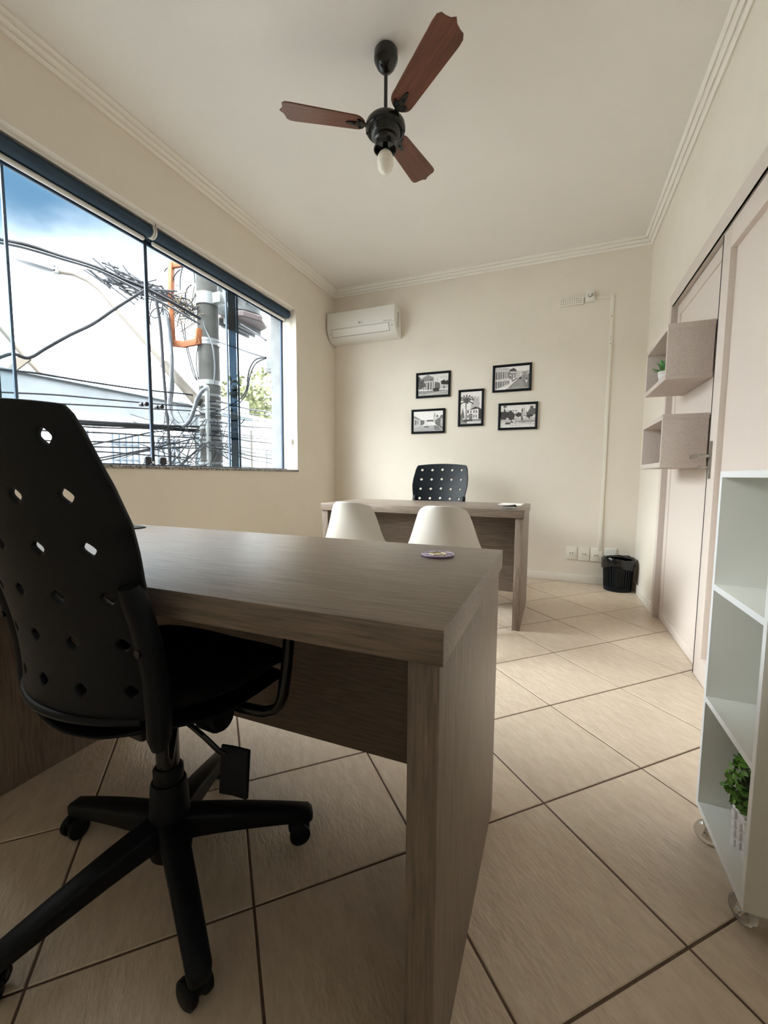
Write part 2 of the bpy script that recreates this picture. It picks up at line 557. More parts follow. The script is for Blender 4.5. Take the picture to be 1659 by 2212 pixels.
for yy in (1.912, 2.022):
    x = GX + 0.012
    wpart(MB().cyl((x - 0.03, yy, 1.384), (x - 0.005, yy, 1.384), 0.013).cyl((x + 0.005, yy, 1.384), (x + 0.012, yy, 1.384), 0.008).cyl((x + 0.012, yy, 1.384), (x + 0.032, yy, 1.384), 0.014), 'pull_knob', DARKST, bevel=0.002)
    lk = MB().box(x + 0.004, x + 0.032, yy - 0.024, yy + 0.024, WZ0 + 0.012, WZ0 + 0.062)
    wpart(lk, 'floor_lock', DARKST, bevel=0.012, seg=3)
    wpart(MB().cyl((x + 0.018, yy + 0.024, WZ0 + 0.022), (x + 0.018, yy + 0.040, WZ0 + 0.022), 0.007), 'lock_button', CHROME)

# roller blinds, both rolled right up
def blind(y0, y1, label, cord):
    t = thing('roller_blind', label, 'blind', (XL - 0.05, (y0 + y1) / 2, WZ1), group='rolled up window blinds')
    inv = Matrix.Translation(-Vector(t.location))
    def part(mb, name, mat, **kw):
        o = mb.build(name, mat, None, **kw)
        o.parent = t
        o.matrix_parent_inverse = inv
        return o
    cx = XL - 0.078
    part(MB().box(cx - 0.035, cx + 0.034, y0, y1, WZ1 - 0.008, WZ1 - 0.0005).box(cx + 0.0335, cx + 0.037, y0, y1, WZ1 - 0.020, WZ1 - 0.0005), 'top_rail', RAILW)
    part(MB().cyl((cx, y0 + 0.012, WZ1 - 0.050), (cx, y1 - 0.012, WZ1 - 0.050), 0.0325, n=28), 'fabric_roll', NAVY)
    br = []
    for k in range(15):
        a = -math.pi * 0.62 + math.pi * 1.24 * k / 14 - math.pi / 2
        br.append((cx + 0.037 * math.cos(a), WZ1 - 0.050 + 0.037 * math.sin(a)))
    for yy in (y0, y1 - 0.008):
        ply = [(cx - 0.03, WZ1 - 0.012), *br, (cx + 0.03, WZ1 - 0.012)]
        n = len(ply)
        vs = [(a, yy, b) for a, b in ply] + [(a, yy + 0.008, b) for a, b in ply]
        part(MB().add(vs, [tuple(range(n)), tuple(range(n, 2 * n))] + [(i, (i + 1) % n, n + (i + 1) % n, n + i) for i in range(n)]), 'end_bracket', RAILW)
    part(MB().tube([(cx - 0.026, y0 + 0.02, WZ1 - 0.094), (cx - 0.026, y0 + 0.026, WZ1 - 0.094), (cx - 0.026, y1 - 0.036, WZ1 - 0.094), (cx - 0.026, y1 - 0.03, WZ1 - 0.094)], 0.013, 14, True, [0.009, 0.013, 0.013, 0.009]), 'bottom_rail', RAILW)
    part(MB().box(cx - 0.0275, cx - 0.0255, y0 + 0.02, y1 - 0.03, WZ1 - 0.085, WZ1 - 0.055), 'fabric_tail', NAVY)
    if cord:
        part(MB().tube([(cx + 0.012, WY1 - 0.004, WZ1 - 0.06), (cx + 0.012, WY1 - 0.004, 1.28)], 0.0016, 6), 'pull_cord', CREAMP)
        part(MB().tube([(cx + 0.026, WY1 - 0.004, WZ1 - 0.06), (cx + 0.026, WY1 - 0.004, 1.28)], 0.0016, 6), 'pull_cord', CREAMP)
        part(MB().lathe([(0.003, 0.045), (0.010, 0.035), (0.013, 0.012), (0.011, -0.012), (0.004, -0.024)], 14, (cx + 0.02, WY1 - 0.012, 1.255)), 'cord_weight', WHITEP)
    return t
blind(0.505, 1.962, 'navy roller blind rolled up above the left half of the window', False)
blind(1.970, 3.388, 'navy roller blind with pull cord rolled up above the right half of the window', True)

# ------------------------------------------------------------------ panelled double door in the right wall
door = thing('door_1', 'pale pinkish panelled double door with casing and steel lever handle', 'door', (XR, 2.4, 0), kind='structure')
def dpart(mb, name, mat, parent=None, **kw):
    o = mb.build(name, mat, None, **kw)
    o.parent = parent if parent is not None else door
    if parent is None:
        o.matrix_parent_inverse = Matrix.Translation(-Vector(door.location))
    return o
cx0 = XR - 0.011
dpart(MB().box(cx0, XR + 0.001, DY1 - 0.004, DY1 + 0.055, 0.0005, DZ1 + 0.075), 'casing_post', MDFP, bevel=0.002)
dpart(MB().box(cx0, XR + 0.001, DY0 - 0.055, DY0 + 0.004, 0.0005, DZ1 + 0.075), 'casing_post', MDFP, bevel=0.002)
dpart(MB().box(cx0, XR + 0.001, DY0 + 0.004, DY1 - 0.004, DZ1 - 0.004, DZ1 + 0.075), 'casing_head', MDFP, bevel=0.002)
dpart(MB().box(cx0 + 0.002, XR + 0.06, DY1 - 0.0045, DY1 - 0.0005, 0.0005, DZ1), 'jamb_lining', LINEN)
dpart(MB().box(cx0 + 0.002, XR + 0.06, DY0 + 0.004, DY1 - 0.0045, DZ1 - 0.004, DZ1 - 0.0005), 'jamb_lining', LINEN)
def leaf(y0, y1, xf, stile, rail_top, rail_bot, z1, rec, name):
    lf = dpart(MB().box(xf + rec, xf + rec + 0.015, y0 + stile - 0.006, y1 - stile + 0.006, 0.012 + rail_bot - 0.006, z1 - rail_top + 0.006), name, MDFP)
    for a, b in ((y0, y0 + stile), (y1 - stile, y1)):
        dpart(MB().box(xf, xf + 0.036, a, b, 0.004, z1), 'stile', MDFP, lf, bevel=0.0015)
    dpart(MB().box(xf, xf + 0.036, y0 + stile, y1 - stile, z1 - rail_top, z1), 'rail', MDFP, lf, bevel=0.0015)
    dpart(MB().box(xf, xf + 0.036, y0 + stile, y1 - stile, 0.004, 0.012 + rail_bot), 'rail', MDFP, lf, bevel=0.0015)
    return lf
leaf1 = leaf(2.406, DY1 - 0.006, XR + 0.024, 0.07, 0.07, 0.05, DZ1 - 0.008, 0.007, 'fixed_leaf')
leaf2 = leaf(DY0 + 0.006, 2.400, XR - 0.002, 0.095, 0.10, 0.10, DZ1 - 0.016, 0.024, 'opening_leaf')
dpart(MB().box(XR - 0.0035, XR + 0.02, 2.4002, 2.4042, 0.004, DZ1 - 0.016), 'gap_shadow_strip', BLACKP, leaf2)  # dark strip added to draw the shadow line where the leaves meet
# lever handle on the opening leaf
hx = XR - 0.002
hp = dpart(MB().box(hx - 0.006, hx, 2.352, 2.376, 0.945, 1.118), 'handle_plate', STEEL, leaf2, bevel=0.003)
lv = MB().cyl((hx - 0.004, 2.364, 1.05), (hx - 0.05, 2.364, 1.05), 0.008).box(hx - 0.056, hx - 0.042, 2.356, 2.475, 1.041, 1.059)
dpart(lv, 'lever', STEEL, leaf2, bevel=0.002)
kr = [(hx - 0.034, 2.395 + 0.016 * math.cos(a), 0.998 + 0.009 * math.sin(a)) for a in np.linspace(0, 2 * math.pi, 17)]
dpart(MB().cyl((hx - 0.004, 2.364, 0.998), (hx - 0.034, 2.364, 0.998), 0.005).tube(kr, 0.0025, 6), 'key', STEEL, leaf2)

# box shelves screwed on to the fixed leaf
def niche(z0, z1, label):
    t = thing('box_shelf', label, 'shelf', (0.583, 2.78, z0), group='linen laminate box shelves')
    x0, x1, y0, y1 = 0.486, XR + 0.0245, 2.52, 3.045
    inv = Matrix.Translation(-Vector(t.location))
    th = 0.026
    def part(mb, name, **kw):
        o = mb.build(name, LINEN, None, bevel=0.001, **kw)
        o.parent = t
        o.matrix_parent_inverse = inv
    part(MB().box(x0, x1, y0, y1, z0, z0 + th), 'bottom_panel')
    part(MB().box(x0, x1, y0, y1, z1 - th, z1), 'top_panel')
    part(MB().box(x0 + 0.001, x1 - 0.001, y0 + 0.001, y0 + th * 0.75, z0 + th, z1 - th), 'side_panel')
    part(MB().box(x0 + 0.001, x1 - 0.001, y1 - th * 0.75, y1 - 0.001, z0 + th, z1 - th), 'side_panel')
    part(MB().box(x1 - 0.008, x1 - 0.001, y0 + th * 0.75, y1 - th * 0.75, z0 + th, z1 - th), 'back_panel')
    return t
niche(1.437, 1.706, 'upper wall box shelf holding the small potted succulent')
niche(1.000, 1.266, 'lower empty wall box shelf beside the door handle')

# ================================================================== DESKS
def desk(x0, x1, y0, y1, ym, label):
    """slab top on two panel legs with a modesty panel at y = ym"""
    cxm, cym = (x0 + x1) / 2, (y0 + y1) / 2
    t = thing('office_desk', label, 'desk', (cxm, cym, 0), group='grey brown wood laminate desks')
    a, b, c, d = x0 - cxm, x1 - cxm, y0 - cym, y1 - cym
    MB().box(a, b, c, d, 0.70, 0.75).build('desk_top', WOODX, t, bevel=0.0015)
    MB().box(a + 0.007, a + 0.052, c + 0.010, d - 0.010, 0.0005, 0.6995).build('side_panel', WOODZ, t, bevel=0.001)
    MB().box(b - 0.052, b - 0.007, c + 0.010, d - 0.010, 0.0005, 0.6995).build('side_panel', WOODZ, t, bevel=0.001)
    MB().box(a + 0.0525, b - 0.0525, ym - cym - 0.009, ym - cym + 0.009, 0.158, 0.6995).build('modesty_panel', WOODX, t, bevel=0.001)
    return t
desk(-1.532, -0.127, 0.521, 1.176, 1.05, 'near wood laminate desk with the purple coaster on its corner')
desk(-1.566, -0.166, 2.637, 3.290, 2.97, 'far wood laminate desk with papers, standing before the back wall')

# coasters
def coaster(x, y, label, fancy, z=0.7505):
    t = thing('coaster', label, 'coaster', (x, y, z), rotz=0.35, group='round drink coasters')
    R0 = 0.0415
    MB().lathe([(R0 - 0.001, 0), (R0, 0.001), (R0, 0.0035), (R0 - 0.0015, 0.0045)], 40).build('disc', PURPLE if fancy else BLACKP, t)
    rim = [(R0 * 0.965 * math.cos(a), R0 * 0.965 * math.sin(a), 0.0046) for a in np.linspace(0, 2 * math.pi, 41)]
    MB().tube(rim, 0.0010, 6, False).build('rim_print', LILAC if fancy else PAPER, t)
    if fancy:
        txt = MB()
        for k in range(15):                 # ring of illegible lettering
            for base in (0.45, 3.6):
                aa = base + k * 0.155
                if random.random() < 0.2: continue
                m = Matrix.Rotation(aa, 4, 'Z') @ Matrix.Translation((0.033, 0, 0))
                txt.box(-0.0035, 0.0035, -0.0012, 0.0012, 0.0045, 0.0050, m)
                if k % 2: txt.box(-0.0035, -0.0022, -0.0024, 0.0024, 0.0045, 0.0050, m)
        txt.build('ring_lettering', LILAC, t, smooth=0)['kind'] = 'stuff'
        em = MB()
        hexa = [(0.021 * math.cos(a), 0.021 * math.sin(a)) for a in np.linspace(0, 2 * math.pi, 7)[:-1]]
        em.tube([(x_, y_, 0.0047) for x_, y_ in hexa + hexa[:1]], 0.0016, 6, False)
        em.prism([(-0.017, -0.004), (0.0, 0.006), (0.017, -0.004), (0.017, -0.009), (0.0, 0.001), (-0.017, -0.009)], 0.0045, 0.0052)
        em.prism([(-0.006, -0.012), (0.006, -0.012), (0.006, -0.004), (0.0, -0.001), (-0.006, -0.004)], 0.0045, 0.0052)
        em.build('emblem', GOLD, t, smooth=0)
    return t
coaster(-0.268, 1.020, 'round purple coaster with cream emblem on the near desk', True)
coaster(-1.452, 1.090, 'dark round coaster at the left end of the near desk', False)
coaster(-0.268, 2.720, 'dark round coaster near the front edge of the far desk', False)
tag(MB().prism([(-0.37, 3.05), (-0.215, 3.02), (-0.205, 3.20), (-0.355, 3.23)], 0.7505, 0.7545).build('paper_pad', PAPER, smooth=0, bevel=0.0005),
    'thin white paper pad lying at the right end of the far desk', 'paper')
# folded dark card standing tent-like
fc = MB().add([(-0.325, 2.83, 0.7505), (-0.235, 2.85, 0.7505), (-0.240, 2.885, 0.766), (-0.290, 2.875, 0.760), (-0.325, 2.93, 0.7505), (-0.235, 2.94, 0.7505)],
              [(0, 1, 2, 3), (3, 2, 5, 4)]).build('folded_card', BLACKG, smooth=0)
solidify(fc, 0.0008)
tag(fc, 'small dark folded card lying beside the paper pad on the far desk', 'card')

# ================================================================== OFFICE CHAIRS (perforated black plastic back, five-star base)
def back_point_table():
    n = 400
    v0, v1 = -0.12, 0.56
    vs = np.linspace(v0, v1, n)
    th = 0.016 + 1.834 * vs - 3.25 * vs * vs
    up = np.concatenate([[0], np.cumsum((np.cos(th[1:]) + np.cos(th[:-1])) / 2 * np.diff(vs))])
    bk = np.concatenate([[0], np.cumsum((np.sin(th[1:]) + np.sin(th[:-1])) / 2 * np.diff(vs))])
    return vs, up - np.interp(0, vs, up), bk - np.interp(0, vs, bk)
BV, BU, BB = back_point_table()
def bpt(u, v, off=0.0):
    k = 2.731 - 2.552 * v
    return Vector((math.sin(k * u) / k - off * math.sin(k * u), -0.231 + (1 - math.cos(k * u)) / k - float(np.interp(v, BV, BB)) - off * math.cos(k * u),
                   0.579 + float(np.interp(v, BV, BU))))
WV = [-0.055, -0.04, -0.02, 0.0, 0.1, 0.2, 0.25, 0.3, 0.36, 0.44, 0.465, 0.478, 0.486, 0.491]
WW = [0.200, 0.218, 0.228, 0.232, 0.238, 0.247, 0.256, 0.262, 0.258, 0.243, 0.233, 0.222, 0.210, 0.192]
def bw(v): return float(np.interp(v, WV, WW))
def make_chair(label):
    t = thing('office_chair', label, 'chair', group='black perforated office chairs')
    # --- back with rounded diamond holes
    mb = MB()
    DU, DV = 0.0915, 0.0868
    NS = 7
    for r in range(6):
        va = -0.055 if r == 0 else (r - 0.5) * DV
        for c in range(-2, 3):
            def edge_u(side, v):
                kk = c + (0.5 if side > 0 else -0.5)
                if abs(kk) > 2: return math.copysign(bw(v), kk)
                return kk * DU
            def vtop(u): return (0.4915 - 0.012 * (u / 0.2) ** 2) if r == 5 else (r + 0.5) * DV
            bd = []
            uL0, uR0 = edge_u(-1, va), edge_u(1, va)
            for s in range(NS): bd.append((uL0 + (uR0 - uL0) * s / NS, va))
            vR = vtop(edge_u(1, 0.47 if r == 5 else (r + 0.5) * DV))
            vL = vtop(edge_u(-1, 0.47 if r == 5 else (r + 0.5) * DV))
            for s in range(NS):
                v = va + (vR - va) * (1 - (1 - s / NS) ** 1.6)
                bd.append((edge_u(1, v), v))
            uR1, uL1 = edge_u(1, vR), edge_u(-1, vL)
            for s in range(NS):
                u = uR1 + (uL1 - uR1) * s / NS
                bd.append((u, vtop(u) if 0 < s else vR))
            for s in range(NS):
                v = va + (vL - va) * (1 - (s / NS) ** 1.6)
                bd.append((edge_u(-1, v), v))
            uc, vc = c * DU, r * DV + (0.004 if c == 0 else 0.0)
            N = len(bd)
            hole = []
            for (u, v) in bd:
                a = math.atan2(v - vc, u - uc)
                ca, sa = abs(math.cos(a)), abs(math.sin(a))
                rr = 0.0124 / ((ca ** 1.25 + sa ** 1.25) ** (1 / 1.25))
                hole.append((uc + rr * math.cos(a), vc + rr * math.sin(a)))
            rings = []
            for tt in (0.0, 0.3, 0.6, 0.85, 1.0):
                rings.append([bpt(b[0] + (q[0] - b[0]) * tt, b[1] + (q[1] - b[1]) * tt) for b, q in zip(bd, hole)])
            for q in range(4):
                for s in range(N):
                    s2 = (s + 1) % N
                    n0 = len(mb.v)
                    mb.v += [tuple(rings[q][s]), tuple(rings[q][s2]), tuple(rings[q + 1][s2]), tuple(rings[q + 1][s])]
                    mb.f.append((n0, n0 + 1, n0 + 2, n0 + 3))
    bk = mb.build('backrest', BLACKP, t, weld=True)
    solidify(bk, 0.009, 0.0)
    bv = bk.modifiers.new('edge', 'BEVEL')
    bv.width = 0.002
    bv.segments = 2
    bv.limit_method = 'ANGLE'
    bv.angle_limit = math.radians(50)
    # rolled lip along the bottom of the back
    MB().tube([bpt(u, -0.055, 0.004) for u in np.linspace(-0.2, 0.2, 17)], 0.008, 10).build('bottom_lip', BLACKP, t)
    # --- uprights clamping the sides, steel tube below
    for s in (-1, 1):
        pts = [bpt(s * 0.238, v, 0.014) for v in (0.198, 0.185, 0.14, 0.08, 0.02, -0.04)]
        pts += [bpt(s * 0.238, -0.085, 0.012), bpt(s * 0.236, -0.108, 0.008)]
        sl = MB().tube(pts, 0.02, 16, True, [0.0165, 0.020, 0.0205, 0.021, 0.0215, 0.0215, 0.020, 0.0125]).build('back_upright', BLACKP, t)
        MB().cyl(pts[3] + Vector((s * 0.002, -0.019, 0)), pts[3] + Vector((s * 0.002, -0.025, 0)), 0.007, n=12).build('cap', BLACKG, sl)
        tp = [bpt(s * 0.236, -0.09, 0.006), bpt(s * 0.234, -0.119, 0.0) + Vector((0, 0, -0.012)), Vector((s * 0.206, -0.150, 0.432)), Vector((s * 0.150, -0.10, 0.432)), Vector((s * 0.07, -0.03, 0.430))]
        MB().tube(tp, 0.0105, 12).build('steel_tube', DARKST, t)
    # --- seat
    rows = []
    for i in range(15):
        fy = -1 + 2 * i / 14
        y = 0.015 + 0.232 * fy
        hw = 0.228 * (1 - 0.22 * max(0, -fy) ** 3 - 0.16 * max(0, fy) ** 4)
        row = []
        for j in range(15):
            fx = -1 + 2 * j / 14
            z = 0.500 - 0.012 * (1 - fx * fx) + 0.018 * max(0, -fy) ** 2 * abs(fx) + 0.014 * max(0, -fy) - 0.045 * max(0, fy - 0.55) ** 2 * 4
            yy = y - 0.045 * (abs(fx) ** 4) * fy
            row.append(Vector((hw * fx, yy, z)))
        rows.append(row)
    st = MB().grid(rows).build('seat', BLACKF, t)
    solidify(st, 0.030, 1.0, 1)
    shell = MB().grid([[p + Vector((0, 0, -0.036)) for p in r_] for r_ in rows]).build('seat_shell', BLACKP, t)
    solidify(shell, 0.008, 1.0, 1)
    # --- mechanism, column, base
    MB().box(-0.075, 0.075, -0.11, 0.12, 0.405, 0.447).build('mechanism', DARKST, t, bevel=0.008)
    MB().lathe([(0.030, 0.0), (0.034, 0.004), (0.034, 0.045), (0.028, 0.055)], 18, mat=Matrix.Translation((0.125, 0.006, 0.428)) @ Matrix.Rotation(math.pi / 2, 4, 'Y')).build('tension_knob', BLACKP, t)
    MB().cyl((0, 0, 0.20), (0, 0, 0.41), 0.0255, 0.0255, 24).build('gas_column', BLACKG, t)
    MB().lathe([(0.046, 0.055), (0.050, 0.085), (0.045, 0.14), (0.040, 0.225), (0.037, 0.232), (0.033, 0.232), (0.033, 0.262), (0.028, 0.268)], 28).build('column_sleeve', BLACKP, t)
    for k in range(5):
        a = math.radians(-33.2 + 3.9 + 72 * k)
        m = Matrix.Rotation(a, 4, 'Z')
        sec = []
        for q in range(9):
            f = q / 8
            r_ = 0.035 + 0.292 * f
            zt = 0.150 - 0.062 * f ** 1.25
            hh = 0.060 - 0.027 * f
            w_ = 0.030 - 0.008 * f
            sec.append([m @ Vector((r_, w_ * sy, zt - (0 if up else hh) - (0.006 if abs(sy) > 0.75 and up else 0))) for sy, up in ((-0.6, 1), (0.6, 1), (1.0, 1), (0.92, 0), (-0.92, 0), (-1.0, 1))])
        # rounded nose
        sec.append([m @ Vector((0.337, 0.014 * sy, 0.080 - (0 if up else 0.024))) for sy, up in ((-0.6, 1), (0.6, 1), (1.0, 1), (0.92, 0), (-0.92, 0), (-1.0, 1))])
        am = MB()
        n0 = [p for s_ in sec for p in s_]
        fs = []
        for q in range(9):
            for e in range(6):
                fs.append((q * 6 + e, q * 6 + (e + 1) % 6, (q + 1) * 6 + (e + 1) % 6, (q + 1) * 6 + e))
        fs += [tuple(range(6)), tuple(54 + e for e in range(6))]
        arm = am.add(n0, fs).build('base_arm', BLACKP, t, bevel=0.004)
        # caster: hood, stem, two wheels
        ca = a + (0.9, -0.7, 2.2, 1.4, -1.9)[k]
        mm = m @ Matrix.Translation((0.314, 0, 0)) @ Matrix.Rotation(ca, 4, 'Z')
        cs = MB().tube([mm @ Vector((0, 0, 0.040)), mm @ Vector((0, 0, 0.066))], 0.007, 10)
        cs.prism([(-0.030, -0.009), (0.014, -0.009), (0.014, 0.009), (-0.030, 0.009)], 0.030, 0.046, mm)
        co = cs.build('caster', BLACKP, t, bevel=0.003)
        for s in (-1, 1):
            MB().tube([mm @ Vector((-0.012, s * 0.008, 0.0262)), mm @ Vector((-0.012, s * 0.011, 0.0262)), mm @ Vector((-0.012, s * 0.021, 0.0262)), mm @ Vector((-0.012, s * 0.025, 0.0262))], 0.026, 22, True, [0.024, 0.0258, 0.0258, 0.020]).build('wheel', BLACKP, co)
    # --- lift lever with paddle
    lp = MB().tube([(0.07, -0.03, 0.425), (0.13, -0.04, 0.424), (0.165, -0.035, 0.405), (0.19, -0.02, 0.372), (0.20, -0.012, 0.362)], 0.0055, 8).build('lift_lever', BLACKG, t)
    pm = Matrix.Translation((0.208, 0.004, 0.316)) @ Matrix.Rotation(1.75, 4, 'Z') @ Matrix.Rotation(0.12, 4, 'Y')
    MB().prism([(-0.004, -0.034), (0.004, -0.036), (0.006, 0.0), (0.004, 0.036), (-0.004, 0.034), (-0.001, 0.0)], -0.052, 0.052, pm).build('paddle', BLACKP, lp, bevel=0.003)
    # --- armrests: bent flat tube and pad
    for s in (-1, 1):
        at_ = [(s * 0.10, 0.04, 0.440), (s * 0.20, 0.05, 0.432), (s * 0.245, 0.06, 0.430), (s * 0.268, 0.066, 0.438), (s * 0.280, 0.070, 0.452), (s * 0.284, 0.074, 0.472), (s * 0.286, 0.085, 0.53), (s * 0.286, 0.10, 0.628)]
        MB().tube(at_, 0.0125, 10).build('arm_tube', BLACKG, t)
        MB().box(s * 0.286 - 0.028, s * 0.286 + 0.028, 0.02, 0.20, 0.628, 0.654).build('arm_pad', BLACKP, t, bevel=0.010, seg=3)
    return t
ch1 = make_chair('black perforated office chair tucked under the near desk, back to the viewer')
ch1.location = (-0.822, 0.679, 0)
ch1.rotation_euler = (0, 0, math.radians(-3.9))
ch2 = copy_tree(ch1)
ch2['label'] = 'black perforated office chair behind the far desk, facing the room'
ch2.location = (-0.955, 3.405, -0.0)
ch2.rotation_euler = (0, 0, math.radians(180 - 1))

# ================================================================== WHITE SHELL CHAIRS
def make_shell(label):
    t = thing('shell_chair', label, 'chair', group='white moulded visitor chairs')
    prof = [(-0.238, 0.800, 0.100), (-0.236, 0.788, 0.122), (-0.230, 0.745, 0.142), (-0.220, 0.69, 0.160), (-0.206, 0.63, 0.180), (-0.188, 0.57, 0.198), (-0.162, 0.515, 0.224), (-0.118, 0.47, 0.230),
            (-0.055, 0.446, 0.230), (0.02, 0.437, 0.226), (0.09, 0.438, 0.220), (0.15, 0.442, 0.210), (0.195, 0.438, 0.198), (0.22, 0.424, 0.180)]
    rows = []
    n = len(prof)
    for i, (y, z, w) in enumerate(prof):
        f = i / (n - 1)
        row = []
        for j in range(17):
            u = -1 + 2 * j / 16
            bk = max(0.0, 1 - f / 0.55)
            seat = max(0.0, min(1.0, (f - 0.35) / 0.2))
            yy = y + 0.085 * (u * u) * min(1, bk * 1.6) + 0.05 * abs(u) ** 3 * (1 - abs(f - 0.5) * 2)
            zz = z + 0.045 * u * u * seat * (1 - max(0, f - 0.8) * 3) - (0.022 * abs(u) ** 5 if i == 0 else 0.008 * abs(u) ** 5 if i == 1 else 0)
            row.append((w * u, yy, zz))
        rows.append(row)
    sh = MB().grid(rows).build('shell', SHELLW, t)
    solidify(sh, 0.006, 0.0, 1)
    WD = MATS.get('beech') or pmat('beech', (0.50, 0.33, 0.18), 0.5, var=(8, 0.25), scale3=(9, 9, 1))
    top = [(s * 0.10, q, 0.425) for s in (-1, 1) for q in (-0.07, 0.09)]
    bot = [(s * 0.215, q, 0.0) for s in (-1, 1) for q in (-0.21, 0.20)]
    for a, b in zip(top, bot):
        MB().tube([b, Vector(b).lerp(Vector(a), 0.5), a], 0.012, 12, True, [0.009, 0.0145, 0.012]).build('leg', WD, t)
    wr_ = MB()
    for a, b in ((0, 3), (1, 2), (0, 2), (1, 3)):
        pa = Vector(top[a]).lerp(Vector(bot[a]), 0.08); pb = Vector(top[b]).lerp(Vector(bot[b]), 0.62)
        wr_.tube([pa, pb], 0.0035, 6)
    wr_.build('wire_brace', DARKST, t)
    MB().box(-0.10, 0.10, -0.075, 0.095, 0.418, 0.428).build('seat_mount', DARKST, t, bevel=0.002)
    return t
w1 = make_shell('white moulded shell chair at the left, before the far desk')
w1.location = (-1.112, 2.38, 0); w1.rotation_euler = (0, 0, math.radians(-2))
w2 = copy_tree(w1)
w2['label'] = 'white moulded shell chair at the right, before the far desk'
w2.location = (-0.548, 2.30, 0); w2.rotation_euler = (0, 0, math.radians(2))

# ================================================================== WHITE ROLLING SHELF
TX0, TX1, TY0, TY1, TZ0, TZ1 = 0.386, 0.640, 1.002, 1.312, 0.072, 0.966
tr = thing('rolling_shelf', 'white open shelf unit on clear castors by the door', 'shelf', ((TX0 + TX1) / 2, (TY0 + TY1) / 2, 0))
def tpart(mb, name, mat, parent=None, **kw):
    o = mb.build(name, mat, None, **kw)
    o.parent = parent or tr
    if parent is None:
        o.matrix_parent_inverse = Matrix.Translation(-Vector(tr.location))
    return o
th = 0.015
for nm, bx in (('side_panel', (TX0, TX1, TY0, TY0 + th, TZ0, TZ1)), ('side_panel', (TX0, TX1, TY1 - th, TY1, TZ0, TZ1)),
               ('top_panel', (TX0, TX1, TY0 + th, TY1 - th, TZ1 - th, TZ1)), ('bottom_panel', (TX0, TX1, TY0 + th, TY1 - th, TZ0, TZ0 + th)),
               ('shelf_board', (TX0, TX1 - 0.01, TY0 + th, TY1 - th, 0.366, 0.381)), ('shelf_board', (TX0, TX1 - 0.01, TY0 + th, TY1 - th, 0.664, 0.679)),
               ('back_panel', (TX1 - 0.008, TX1 - 0.001, TY0 + th, TY1 - th, TZ0 + th, TZ1 - th))):
    b = tpart(MB().box(*bx), nm, MELAM, bevel=0.0006)
    if nm != 'back_panel':
        x0, x1, y0, y1, z0, z1 = bx
        tpart(MB().box(x0 - 0.0008, x0 + 0.0004, y0, y1, z0, z1), 'edge_band', MELEDGE, b)
for cx_, cy_ in ((TX0 + 0.03, TY0 + 0.04), (TX0 + 0.03, TY1 - 0.055), (TX1 - 0.035, TY0 + 0.04), (TX1 - 0.035, TY1 - 0.055)):
    ra = 2.6 if cy_ > 1.15 else 2.1
    m = Matrix.Translation((cx_, cy_, 0)) @ Matrix.Rotation(ra, 4, 'Z')
    cs = MB().box(-0.022, 0.022, -0.02, 0.02, 0.068, 0.0715, m)
    for s in (-1, 1):
        cs.add([m @ Vector(p) for p in ((-0.012, s * 0.013, 0.068), (0.014, s * 0.013, 0.068), (0.026, s * 0.013, 0.022), (0.012, s * 0.013, 0.020),
                                        (-0.012, s * 0.0145, 0.068), (0.014, s * 0.0145, 0.068), (0.026, s * 0.0145, 0.022), (0.012, s * 0.0145, 0.020))],
               [(0, 1, 2, 3), (7, 6, 5, 4), (0, 4, 5, 1), (1, 5, 6, 2), (2, 6, 7, 3), (3, 7, 4, 0)])
    co = tpart(cs, 'castor', CHROME)
    tpart(MB().lathe([(0.010, -0.0115), (0.024, -0.0105), (0.0285, -0.006), (0.0285, 0.006), (0.024, 0.0105), (0.010, 0.0115)], 28,
                     mat=m @ Matrix.Translation((0.018, 0, 0.029)) @ Matrix.Rotation(math.pi / 2, 4, 'X')), 'wheel', WHEEL, co)
    tpart(MB().cyl(m @ Vector((0.018, -0.018, 0.029)), m @ Vector((0.018, 0.018, 0.029)), 0.0055, n=12), 'axle', CHROME, co)

# topiary in white basket-weave pot, in the lowest compartment
tp = thing('topiary_plant', 'artificial boxwood ball in a white woven pattern pot on the rolling shelf', 'plant', (0.470, 1.135, TZ0 + th + 0.0005), rotz=0.15)
s = 0.044
MB().add([(-s, -s, 0), (s, -s, 0), (s, s, 0), (-s, s, 0), (-s - 0.004, -s - 0.004, 0.098), (s + 0.004, -s - 0.004, 0.098), (s + 0.004, s + 0.004, 0.098), (-s - 0.004, s + 0.004, 0.098)],
         [(0, 3, 2, 1), (4, 5, 6, 7), (0, 1, 5, 4), (1, 2, 6, 5), (2, 3, 7, 6), (3, 0, 4, 7)]).build('pot', CERAM, tp, bevel=0.003)
bw_ = MB()
for k in range(4):
    m = Matrix.Rotation(k * math.pi / 2, 4, 'Z')
    for col in range(4):
        for row in range(4):
            x = -0.033 + col * 0.022
            z = 0.004 + row * 0.023 + (0.0115 if col % 2 else 0)
            if z + 0.02 > 0.098: continue
            y = -(s + 0.0035 + 0.004 * z / 0.098)
            bw_.box(x - 0.0065, x + 0.0065, y - 0.003, y + 0.006, z, z + 0.019, m)
bw_.build('woven_relief', CERAM, tp, bevel=0.002)['kind'] = 'stuff'
MB().lathe([(0.03, 0.09), (0.055, 0.12), (0.062, 0.165), (0.05, 0.21), (0.02, 0.228)], 16).build('core', SOIL, tp)
lf = MB()
rng = random.Random(3)
